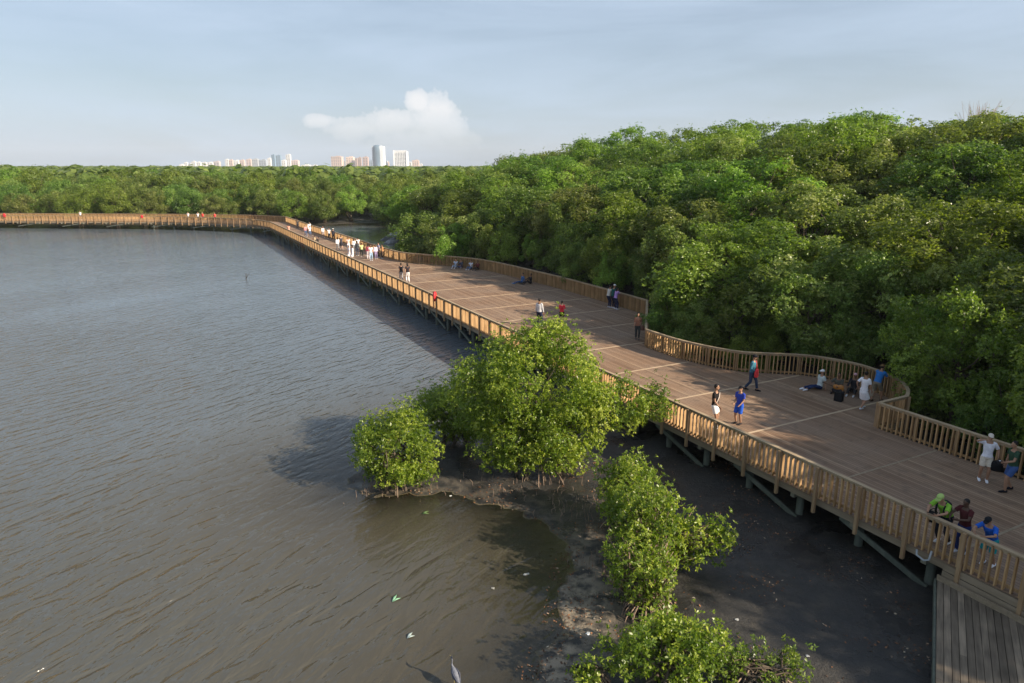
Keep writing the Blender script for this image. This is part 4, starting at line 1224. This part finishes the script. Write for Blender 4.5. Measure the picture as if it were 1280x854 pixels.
# far woods reading as one mass
def far_woods():
    rng = np.random.default_rng(77)
    n = 5200
    y = 195 + (rng.uniform(0, 1, n) ** 2.2) * 2400
    x = rng.uniform(-.95, .95, n) * (y + 40)
    rest = np.array(back[keep:]) if len(back) > keep else np.zeros((0, 2))
    x = np.concatenate([x, rest[:, 0]]); y = np.concatenate([y, rest[:, 1]])
    s = (x - O.x) * T.x + (y - O.y) * T.y; w = (x - O.x) * MM.x + (y - O.y) * MM.y
    ok = (sdist(x, y) > 4) & ((s > 104) | (w > 64))
    x, y = x[ok], y[ok]; k = len(x)
    gz = ground_z(x, y)
    rr = 3.2 + .004 * y; ht = np.clip(rng.normal(10.4, .9, k), 8, 12.5)
    per = 34
    d = unit(rng.normal(size=(k * per, 3)) + np.array([0, -.2, .55]))
    cx = np.repeat(np.stack([x, y, gz + ht * .62], 1), per, 0)
    sc = np.stack([np.repeat(rr, per), np.repeat(rr, per), np.repeat(ht * .38, per)], 1)
    tips = cx + d * sc * rng.uniform(.75, 1.05, (k * per, 1))
    sz = np.repeat(.8 + .0016 * y, per)[:, None]
    a = unit(np.cross(d, rng.normal(size=d.shape))); b = np.cross(d, a)
    v = np.stack([tips - a * sz, tips + b * sz * .8, tips + a * sz, tips - b * sz * .8], 1).reshape(-1, 3)
    q = np.arange(k * per * 4).reshape(-1, 4)
    me = leaf_object_mesh('far_woods', v, q, np.clip(rng.normal(.5, .25, k * per), 0, 1), M['leafF'])
    tag(link(bpy.data.objects.new('far_woods', me)), 'distant flat woodland reaching to the city on the horizon', 'woods', kind='stuff')
far_woods()

# shore mangrove bushes
def bush(pos, puffs, label, mat, seed, dens=330, Ln=.105, Wd=.048, stems=7, name='mangrove_bush', fan=.7, per=7, dry=0):
    rng = np.random.default_rng(seed)
    z = float(ground_z(np.array([pos[0]]), np.array([pos[1]]))[0])
    r = empty(name, (pos[0], pos[1], z)); tag(r, label, 'bush')
    tp, dr, idx = puff_tips(puffs, dens, rng, .9, .3, .30)
    pt = np.clip(rng.normal(.45, .17, len(puffs)), 0, 1)
    v, q, t = rosettes(tp, dr, per, Ln, Wd, rng, tint0=pt[idx])
    link(bpy.data.objects.new('crown', leaf_object_mesh('crown', v, q, t, M[mat])), r)
    link(bpy.data.objects.new('trunk', limb_mesh('trunk', puffs, rng, stems, .07, fan, True, 40)), r)
    m = MB()                                       # stilt roots and dead twigs low down
    zl = min(p[2] for p in puffs)
    for i in range(26 + dry):
        ph = rng.uniform(0, 6.28); rad = fan * rng.uniform(.5, 1.7)
        a = V((math.cos(ph) * rad * .35, math.sin(ph) * rad * .35, rng.uniform(.3, max(.5, zl))))
        b = V((math.cos(ph) * rad, math.sin(ph) * rad, -.25))
        m.tube([a, a.lerp(b, .5) + V((math.cos(ph) * .12, math.sin(ph) * .12, .08)), b], [.02, .016, .012], 5)
    for i in range(dry * 3):
        p = puffs[int(rng.integers(len(puffs)))]
        a = V((p[0] * .5, p[1] * .5, p[2] * .5)); dd = unit(rng.normal(size=3)); b = V((p[0] + dd[0] * p[3] * 1.1, p[1] + dd[1] * p[3] * 1.1, p[2] + abs(dd[2]) * p[3] * 1.15))
        m.tube([a, a.lerp(b, .6) + V((rng.normal() * .08, rng.normal() * .08, .05)), b], [.02, .014, .006], 4)
    m.build('stilt_roots', M['twig'], r, True)
    return r

def blob(c, rad, n, rng, r0, r1):
    """puffs filling an ellipsoid, most of them near its surface"""
    out = []; r0 *= .72; r1 *= .80
    for _ in range(int(n * 1.5)):
        d = unit(rng.normal(size=3)); q = rng.uniform(.4, 1.12) ** .6
        out.append((c[0] + d[0] * rad[0] * q, c[1] + d[1] * rad[1] * q, max(.35, c[2] + d[2] * rad[2] * q), rng.uniform(r0, r1)))
    return out
g = np.random.default_rng(5)
A = (blob((0., .1, 3.3), (2.6, 2.3, 2.2), 64, g, .45, .85) + blob((.5, .4, 5.1), (1.2, 1.1, .8), 18, g, .35, .6) + blob((3.3, .2, 2.7), (1.7, 1.2, .9), 26, g, .35, .65)
     + blob((-2.3, .4, 2.9), (1.5, 1.3, 1.3), 30, g, .35, .65) + blob((.9, -.5, 1.6), (1.7, 1.0, .9), 20, g, .4, .7) + blob((-1.2, -.6, 1.4), (1.6, 1.2, .9), 24, g, .4, .65) + blob((.2, -.7, .75), (2.0, .8, .35), 22, g, .35, .5))
bush((1.1, 25.4), A, 'tallest bright green mangrove between the lagoon shore and the rail', 'leafD', 21, stems=10, fan=1.1)
B = blob((0, 0, 1.45), (1.6, 1.35, 1.25), 50, g, .32, .62) + blob((.3, -.3, .6), (1.3, 1.0, .35), 18, g, .3, .45)
bush((-4.5, 24.4), B, 'round light green mangrove standing alone at the waterline', 'leafD', 22, fan=.8)
B2 = blob((0, 0, 1.4), (1.7, 1.2, 1.0), 38, g, .4, .7)
bush((-2.5, 28.2), B2, 'low dark mangrove behind the round light green one', 'leafD', 23)
C1 = blob((0, 0, 1.25), (.95, .95, .9), 32, g, .28, .5) + blob((.0, -1.4, 1.2), (.85, .9, .7), 18, g, .28, .5)
bush((3.95, 21.2), C1, 'low leafy mangrove just below the railing, topmost of the shore thicket', 'leafD', 24, dry=12)
C2 = blob((-.1, 0, 1.4), (1.0, 1.3, 1.0), 36, g, .28, .52) + blob((1.35, -.5, 1.05), (.9, .8, .65), 20, g, .3, .5)
bush((4.1, 18.6), C2, 'twiggy mangrove with bare brown stems in the middle of the shore thicket', 'leafD', 25, dens=270, dry=46, fan=.7)
C3 = blob((0, .3, 1.0), (1.05, 1.1, .75), 30, g, .28, .5)
bush((3.7, 16.5), C3, 'small shaded mangrove with many bare stems at the foot of the twiggy one', 'leafD', 29, dens=250, dry=36, fan=.6)
D1 = blob((0, 0, .85), (1.5, 1.0, .55), 32, g, .28, .5)
bush((3.7, 13.5), D1, 'low spreading mangrove at the near end of the mud shore', 'leafD', 26)
D2 = blob((0, 0, .4), (1.2, .7, .22), 20, g, .2, .36)
bush((5.6, 13.5), D2, 'ankle-high green seedling thicket on the dark mud', 'leafE', 27, dens=260, Ln=.09, Wd=.04)
D3 = blob((0, 0, .35), (.45, .4, .2), 8, g, .18, .28)
bush((1.95, 13.6), D3, 'small sprig of mangrove at the edge of the pale silt', 'leafD', 28, fan=.3)

# bare dead tree top on the skyline
dz = W(34, 56, 0)
r = empty('dead_tree', (dz.x, dz.y, float(ground_z(np.array([dz.x]), np.array([dz.y]))[0]))); tag(r, 'bare grey tree top showing above the skyline canopy', 'tree')
rng = np.random.default_rng(3)
pf = [(rng.normal() * .8, rng.normal() * .8, rng.uniform(7.2, 8.6), .3) for _ in range(40)]
link(bpy.data.objects.new('trunk', limb_mesh('trunk', pf, rng, 4, .05, .3, limbs=120, mat='twig')), r)

# ------------------------------------------------------------------ ground, water
xs = axis(-4990, 4990, .3, -9, 13, 1.10); ys = axis(-60, 5150, .3, 8, 34, 1.07)
me, X, Y, Z = grid_mesh('ground', xs, ys, ground_z)
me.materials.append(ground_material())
tag(link(bpy.data.objects.new('ground', me)), 'mud shore, lagoon bed and forest floor', kind='structure')
xs = axis(-900, 60, .4, -10, 14, 1.12); ys = axis(-40, 165, .4, 8, 34, 1.08)
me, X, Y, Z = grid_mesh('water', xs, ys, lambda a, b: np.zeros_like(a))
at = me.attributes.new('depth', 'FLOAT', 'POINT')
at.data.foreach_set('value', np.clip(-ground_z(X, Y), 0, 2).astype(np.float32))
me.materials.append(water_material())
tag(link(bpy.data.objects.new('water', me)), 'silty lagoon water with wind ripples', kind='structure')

# leaf litter, roots
def litter():
    rng = np.random.default_rng(9); n = 14000
    x = rng.uniform(-4, 11, n); y = rng.uniform(12, 26, n)
    sd = sdist(x, y)
    cl = vnoise(x, y, 1.3, 5)
    ok = (sd > -.5) & ((cl + rng.normal(size=n) * .35 > .35) | ((np.abs(sd - .12) < .2) & (rng.uniform(size=n) < .9)))
    x, y = x[ok], y[ok]; n = len(x)
    z = np.maximum(ground_z(x, y), .0) + .012
    nn = unit(rng.normal(size=(n, 3)) * .35 + np.array([0, 0, 1])); a = unit(np.cross(nn, rng.normal(size=(n, 3)))); b = np.cross(nn, a)
    l = rng.uniform(.022, .055, (n, 1)); c = np.stack([x, y, z], 1)
    v = np.stack([c - a * l, c + b * l * .5, c + a * l, c - b * l * .5], 1).reshape(-1, 3)
    m_, nt, out = new_mat('fallen leaves')
    bs = N(nt, 'ShaderNodeBsdfPrincipled'); bs.inputs['Roughness'].default_value = .8
    at = N(nt, 'ShaderNodeAttribute'); at.attribute_name = 'tint'
    L(nt, ramp(nt, at.outputs['Fac'], [(0., (.05, .03, .018)), (.45, (.16, .07, .03)), (.8, (.30, .13, .05)), (1., (.45, .38, .28))]), bs.inputs['Base Color']); L(nt, bs.outputs[0], out.inputs[0])
    me = leaf_object_mesh('leaf_litter', v, np.arange(n * 4).reshape(-1, 4), rng.uniform(0, 1, n) ** 1.5, m_)
    tag(link(bpy.data.objects.new('leaf_litter', me)), 'brown fallen leaves scattered over the mud shore', 'leaf litter', kind='stuff')
    m = MB()
    for _ in range(260):
        cx, cy, rad = ((-4.5, 24.0, 1.5), (.8, 24.2, 2.6), (3.4, 18.5, 1.6), (3., 22., 1.5))[int(rng.integers(4))]
        x_, y_ = cx + rng.normal() * rad * .6, cy + rng.normal() * rad * .35
        z_ = float(ground_z(np.array([x_]), np.array([y_]))[0]); h = rng.uniform(.12, .38)
        if z_ < -.25: continue
        m.tube([(x_, y_, z_ - .1), (x_ + rng.normal() * .02, y_ + rng.normal() * .02, z_ + h * .5), (x_ + rng.normal() * .05, y_ + rng.normal() * .05, z_ + h)], [.012, .010, .005], 4)
    tag(m.build('breathing_roots', M['twig'], None), 'thin breathing roots poking up from the mud', 'roots', kind='stuff')
litter()

# small things on the water and mud
def stick(p0, p1, r, col, label, name='stick'):
    m = MB(); a, b = V(p0), V(p1)
    m.tube([a, a.lerp(b, .4) + V((.03, .02, .01)), b], [r, r * .8, r * .4], 6)
    m.tube([a.lerp(b, .5), a.lerp(b, .7) + V((r * 5, 0, r * 4))], [r * .6, r * .3], 5)
    tag(m.build(name, simple('stick wood', col, .85), None, True), label, 'stick')
stick((-29.1, 73.8, -.5), (-28.9, 73.7, .75), .07, (.05, .045, .04), 'dark mooring stick standing in the open lagoon')
stick((4.6, 15.3, .2), (5.5, 14.9, .22), .03, (.30, .24, .17), 'pale broken branch lying on the mud')
def frond(c, ang, ln, col, label):
    r = V((math.cos(ang), math.sin(ang), 0)); m = MB(); c = V(c)
    for s_, k in ((.35, 1.), (-.3, .8)):
        d = Matrix.Rotation(s_, 3, 'Z') @ r; b = V((-d.y, d.x, 0))
        m.tube([c, c + d * ln * k * .5 + V((0, 0, .03)), c + d * ln * k], [(.012, .006), (.04, .008), (.006, .004)], 6, flat=b)
    tag(m.build('floating_leaf', simple('leaf blade', col, .5), None, True), label, 'leaf')
frond((-3.4, 16.95, .015), 1.0, .34, (.22, .42, .26), 'forked pale green palm leaf floating on the brown water')
frond((-2.75, 15.4, .015), .8, .26, (.35, .42, .40), 'thin silvery leaf drifting below the green palm leaf')
frond((-3.2, 22.0, .02), .4, .3, (.12, .20, .07), 'dark green leaf floating before the round mangrove')
def scrap(p, size, col, label):
    m = MB(); rng = np.random.default_rng(int(abs(p[0] * 97 + p[1] * 31)))
    m.ball((0, 0, 0), (size, size * .7, size * .3), 8, 5)
    m.v = [tuple(np.array(q) * (1 + .35 * rng.normal())) for q in m.v]
    o = m.build('plastic_scrap', simple('scrap', col, .6), None); z = max(0, float(ground_z(np.array([p[0]]), np.array([p[1]]))[0]))
    o.location = (p[0], p[1], z + size * .15); tag(o, label, 'litter')
scrap((.42, 18.3), .07, (.5, .48, .42), 'white scrap floating nearest the muddy edge')
scrap((-.55, 17.6), .05, (.34, .34, .31), 'greyish scrap floating farther out beside the white one')
scrap((2.0, 15.5), .07, (.75, .75, .72), 'white scrap lying on the pale silt')
scrap((6.0, 15.8), .055, (.42, .42, .40), 'crumpled white bag lying on the dark mud')
scrap((7.3, 14.4), .05, (.45, .45, .45), 'white scrap near the landing posts')
scrap((-2.3, 23.4), .05, (.8, .8, .75), 'tiny white scrap at the foot of the round mangrove')

# heron
h = empty('heron', (-1.36, 13.72, .0), 2.1); h.scale = (.85, .85, .85); tag(h, 'grey heron standing in the shallows at the bottom edge', 'bird')
hm = simple('heron grey', (.15, .16, .19), .8, .2, .25, 18); hl = simple('heron leg', (.25, .2, .08)); hb = simple('heron black', (.03, .03, .04))
m = MB()
m.tube([(-.30, 0, .30), (-.20, 0, .36), (-.05, 0, .44), (.08, 0, .50), (.14, 0, .54)], [.02, .06, .085, .07, .035], 10)
m.tube([(.10, 0, .52), (.17, 0, .60), (.15, 0, .68), (.14, 0, .76), (.17, 0, .80)], [.04, .024, .02, .02, .026], 8)
m.ball((.19, 0, .81), (.048, .026, .028), 10, 7)
remesh_obj(m, 'body', [hm], .008, h)
m = MB(); m.tube([(.225, 0, .81), (.29, 0, .80), (.34, 0, .79)], [.012, .009, .003], 6); m.build('beak', hl, h, True)
m = MB(); m.tube([(.19, 0, .836), (.12, 0, .82), (.06, 0, .78)], [.012, .009, .003], 6); m.build('crest', hb, h, True)
for sy in (-1, 1):
    m = MB(); m.tube([(.06, sy * .07, .50), (-.10, sy * .095, .43), (-.32, sy * .03, .29)], [(.04, .02), (.085, .02), (.012, .008)], 8, flat=(0, 0, 1)); m.build('wing', simple('heron wing', (.11, .12, .16), .8, .2, .3, 20), h, True)
    m = MB(); m.tube([(.0, sy * .03, .40), (-.03, sy * .032, .20), (.0, sy * .034, -.15)], [.014, .010, .008], 6); m.build('leg', hl, h, True)

# ------------------------------------------------------------------ city
def city():
    f = 853.; dist = 3000.
    glass = simple('tower glass', (.10, .16, .22), .15, .6, .2, .02)
    wm = {}
    def wall(c):
        if c not in wm: wm[c] = simple('render coat', c, .8, .2, .06, .02)
        return wm[c]
    W_, P_, G_, B_, K_ = (.74, .73, .70), (.58, .45, .39), (.42, .44, .46), (.20, .30, .40), (.42, .31, .26)
    win = simple('dark window band', (.10, .12, .15), .2, .5, .2, .02)
    rows = [
        (238, 243, 206, W_, 'lowest white block at the left end of the skyline'), (244, 248, 203.5, W_, 'short white slab second from the left end of the skyline'),
        (249, 252, 204.5, G_, 'thin grey block between two short white slabs'), (252.8, 258, 202.2, W_, 'wide white block in the low left cluster'),
        (259, 263.8, 203, W_, 'square white block right of the wide white one'), (265, 271, 203.4, (.66, .62, .6), 'off-white block in the middle of the left cluster'),
        (272.4, 278.8, 203.2, W_, 'plain white slab in the left cluster'), (280, 287, 202, (.52, .46, .44), 'grey pink block ending the low left cluster'),
        (294, 298, 199.6, W_, 'slim white tower with a pink neighbour'), (298.4, 303, 200.2, P_, 'slim pink tower beside a slim white one'),
        (304, 310.6, 200.8, W_, 'white block between pink towers'), (311.4, 317, 200.4, P_, 'pink block left of the brown pink pair'),
        (319.5, 325.5, 199.4, (.6, .46, .4), 'brown pink tower left of the grey slab'), (326.5, 334, 199.2, G_, 'first grey slab left of the blue towers'),
        (335, 344, 200, (.36, .40, .45), 'blue grey slab left of the white slim tower'), (345, 349, 198.2, W_, 'white slim tower left of the blue pair'),
        (350.2, 354.2, 193.8, B_, 'slim dark blue glass tower'), (355, 361.5, 194.6, B_, 'broad dark blue glass tower'),
        (362, 367, 200.6, W_, 'low white podium between blue and white towers'), (367.6, 373, 193.6, W_, 'tall white tower right of the blue pair'),
        (374, 382.4, 200.8, (.62, .5, .46), 'pinkish block right of the tall white tower'), (386, 396, 206.4, W_, 'long low white building in the gap of the skyline'),
        (397, 405, 206.8, (.65, .66, .66), 'long low grey building in the gap of the skyline'),
        (422.5, 435.5, 196, P_, 'broad salmon pink apartment block'), (436, 439.4, 201.6, G_, 'short grey block beside the salmon one'),
        (440, 449.4, 196.6, (.70, .56, .48), 'cream pink tower right of the salmon block'), (450, 453.4, 198.4, K_, 'first narrow brown tower'),
        (454, 458.2, 197.2, K_, 'second narrow brown tower, slightly taller'), (460, 466.6, 196.6, (.5, .38, .34), 'brown tower left of the glass tower'),
        (467.2, 471.6, 200.8, (.30, .38, .46), 'blue block at the foot of the glass tower'), (472.2, 486.4, 183.6, (.75, .78, .8), 'tallest tower, white with curved blue glass front'),
        (488, 491.4, 202.6, P_, 'small pink block between the two tallest towers'), (497.5, 514.4, 189.6, (.78, .78, .77), 'white framed tower with a dark window grid'),
        (515, 518.8, 203.4, W_, 'low white block right of the white framed tower'), (519.6, 527.8, 200.6, P_, 'pink block near the right end of the skyline'), (528.4, 531.6, 205.2, W_, 'last low white block before the wooded hill'),
    ]
    for i, (x0, x1, yt, c, lb) in enumerate(rows):
        d = dist + (i * 137 % 7) * 60
        kx = d / f * .945
        xc = ((x0 + x1) / 2 - 640) * d / f; w = (x1 - x0) * d / f * .97; h = 12 + (208 - yt) * kx
        dep = min(40, max(14, w * .8))
        b = empty('city_tower' if h > 45 else 'city_building', (xc, d, 0)); tag(b, lb, 'building', 'buildings of the distant skyline')
        m = MB(); m.box((0, 0, h / 2), (w, dep, h)); m.build('wall', wall(c), b)
        m = MB(); m.box((w * .12, 0, h + 1.4), (w * .4, dep * .4, 2.8)); m.build('roof_house', wall(tuple(q * .9 for q in c)), b)
        m = MB(); wins = []
        tall = 'tallest' in lb or 'glass' in lb
        if 'grid' in lb:
            for a in range(7):
                for z in np.arange(6, h - 6, 5.6): wins.append(((w * (-.36 + .72 * a / 6), -dep / 2 - .1, z), (w * .075, .3, 3.4)))
        elif 'tallest' in lb:
            m.tube([(-w * .12, -dep * .28, 4), (-w * .12, -dep * .28, h * .8), (-w * .14, -dep * .27, h - 2), (-w * .16, -dep * .25, h + 3)], [w * .36, w * .36, w * .34, w * .25], 20, mi=0)
        else:
            nb = max(2, int(w / 9))
            for a in range(nb):
                xx = w * (-.5 + (a + .5) / nb)
                for z in np.arange(5, h - 2, 6.4): wins.append(((xx, -dep / 2 - .1, z), (w / nb * .55, .3, 2.4)))
        if wins:
            m.box((0, 0, 0), wins[0][1]); wo = None
            for cc, _ in wins[:100]:
                if wo is None: wo = m.build('window', win, b)
                else: wo = link(bpy.data.objects.new('window', wo.data), b)
                wo.location = cc
        else:
            m.build('glass_front', glass, b)
        if 'white framed' in lb:
            m = MB()
            for sx in (-1, 1): m.box((sx * w * .46, -dep / 2 - .9, h / 2 + 2), (w * .08, 1.6, h + 4))
            m.box((0, -dep / 2 - .9, h + 2.5), (w * .84, 1.6, 2.4)); m.build('frame', wall((.8, .8, .8)), b)
city()
# pale roofs at the far left horizon
for x, w, lb in ((135, 9, 'small pale hall roof at the far left horizon'), (157, 12, 'long pale hall roof on the left horizon'), (176, 7, 'small white hall roof right of the long pale one')):
    d = 2300.; kx = d / 853.
    o = empty('far_hall', ((x - 640) * kx, d, 0)); tag(o, lb, 'building', 'pale halls on the horizon')
    m = MB(); m.box((0, 0, 4), (w * kx, 20, 8)); m.build('wall', simple('hall wall', (.6, .6, .58)), o)
    m = MB(); hw = w * kx / 2; m.add([(-hw, -11, 8), (hw, -11, 8), (hw, 11, 8), (-hw, 11, 8), (-hw, 0, 11.5), (hw, 0, 11.5)], [(0, 1, 5, 4), (2, 3, 4, 5), (0, 4, 3), (1, 2, 5), (3, 2, 1, 0)]); m.build('roof', simple('hall roof', (.72, .73, .74)), o)

# ------------------------------------------------------------------ haze
m = MB(); m.box((0, 2560, 70), (10100, 5340, 148))
hz_m, nt, out = new_mat('haze')
pv = N(nt, 'ShaderNodeVolumePrincipled'); pv.inputs['Color'].default_value = (.86, .92, 1, 1); pv.inputs['Density'].default_value = 0.0001; pv.inputs['Anisotropy'].default_value = .0
L(nt, pv.outputs[0], out.inputs['Volume'])
hz = m.build('haze', hz_m); tag(hz, 'thin humid haze over the lagoon and woods', 'haze', kind='stuff')

# ------------------------------------------------------------------ sky, sun
EL = R(28); SUN = V((.89, -.45, 0)).normalized()
sd = V((SUN.x * math.cos(EL), SUN.y * math.cos(EL), math.sin(EL)))
sun = bpy.data.lights.new('sun', 'SUN'); sun.energy = 5.0; sun.angle = R(.53); sun.color = (1., .86, .68)
so = bpy.data.objects.new('sun', sun); link(so); so.rotation_euler = sd.to_track_quat('Z', 'Y').to_euler(); so.location = (0, 0, 90)

wd = bpy.data.worlds.new('World'); scn.world = wd; wd.use_nodes = True
nt = wd.node_tree; nt.nodes.clear()
out = nt.nodes.new('ShaderNodeOutputWorld'); bg = nt.nodes.new('ShaderNodeBackground'); L(nt, bg.outputs[0], out.inputs[0])
sky = nt.nodes.new('ShaderNodeTexSky'); sky.sky_type = 'NISHITA'; sky.sun_disc = False
sky.sun_elevation = EL; sky.sun_rotation = math.atan2(SUN.x, SUN.y); sky.altitude = 0; sky.air_density = 1.; sky.dust_density = 1.6; sky.ozone_density = 1.2
bg.inputs['Strength'].default_value = .058
tc = nt.nodes.new('ShaderNodeTexCoord')
sp = nt.nodes.new('ShaderNodeSeparateXYZ'); L(nt, tc.outputs['Generated'], sp.inputs[0])
az = math_n(nt, 'ARCTAN2', sp.outputs[0], sp.outputs[1]); el = math_n(nt, 'ARCSINE', sp.outputs[2])
# thin veil and streaks of high cloud
cb = nt.nodes.new('ShaderNodeCombineXYZ'); L(nt, math_n(nt, 'MULTIPLY', az, 1.6), cb.inputs[0]); L(nt, math_n(nt, 'MULTIPLY', el, 9.), cb.inputs[1])
n1 = nt.nodes.new('ShaderNodeTexNoise'); n1.inputs['Scale'].default_value = 1.5; n1.inputs['Detail'].default_value = 6; n1.inputs['Roughness'].default_value = .55; n1.inputs['Distortion'].default_value = .4
L(nt, cb.outputs[0], n1.inputs['Vector'])
low = ramp(nt, el, [(.0, 1.), (.6, .74)])
veil = math_n(nt, 'MULTIPLY', ramp(nt, n1.outputs['Fac'], [(.34, .42), (.70, .80)]), low)
VEIL = (6.0, 7.3, 9.1); CUM = (8.9, 8.95, 9.1)
c = mixc(nt, veil, sky.outputs[0], VEIL)
# heap cloud low over the city
cb2 = nt.nodes.new('ShaderNodeCombineXYZ'); L(nt, az, cb2.inputs[0]); L(nt, el, cb2.inputs[1])
n2 = nt.nodes.new('ShaderNodeTexNoise'); n2.inputs['Scale'].default_value = 46; n2.inputs['Detail'].default_value = 6; n2.inputs['Roughness'].default_value = .6; L(nt, cb2.outputs[0], n2.inputs['Vector'])
acc = None
for a0_, e0_, ra, re in ((-.108, .082, .034, .034), (-.128, .105, .017, .016), (-.085, .068, .022, .026), (-.165, .078, .040, .018), (-.22, .070, .035, .014), (-.262, .080, .022, .008), (-.13, .045, .075, .030)):
    dx = math_n(nt, 'DIVIDE', math_n(nt, 'SUBTRACT', az, a0_), ra); dy = math_n(nt, 'DIVIDE', math_n(nt, 'SUBTRACT', el, e0_ - .021), re)
    r2 = math_n(nt, 'SQRT', math_n(nt, 'ADD', math_n(nt, 'MULTIPLY', dx, dx), math_n(nt, 'MULTIPLY', dy, dy)))
    b = math_n(nt, 'SUBTRACT', 1.25, r2)
    acc = b if acc is None else math_n(nt, 'MAXIMUM', acc, b)
fld = math_n(nt, 'ADD', acc, math_n(nt, 'MULTIPLY', math_n(nt, 'SUBTRACT', n2.outputs['Fac'], .5), 1.7))
mask = ramp(nt, fld, [(.05, 0.), (.22, .55), (.75, 1.)])
mask = math_n(nt, 'MULTIPLY', mask, ramp(nt, el, [(.02, .03), (.078, .92)]))
c = mixc(nt, mask, c, CUM)
L(nt, c, bg.inputs['Color'])

# ------------------------------------------------------------------ camera
cam = bpy.data.cameras.new('camera'); cam.lens = 24.0; cam.sensor_width = 36; cam.clip_end = 12000; cam.clip_start = .1
co = bpy.data.objects.new('view_camera', cam); link(co); co.location = (0, 0, 12.0)
co.rotation_euler = (R(90 - 14.4), 0, 0)
scn.camera = co
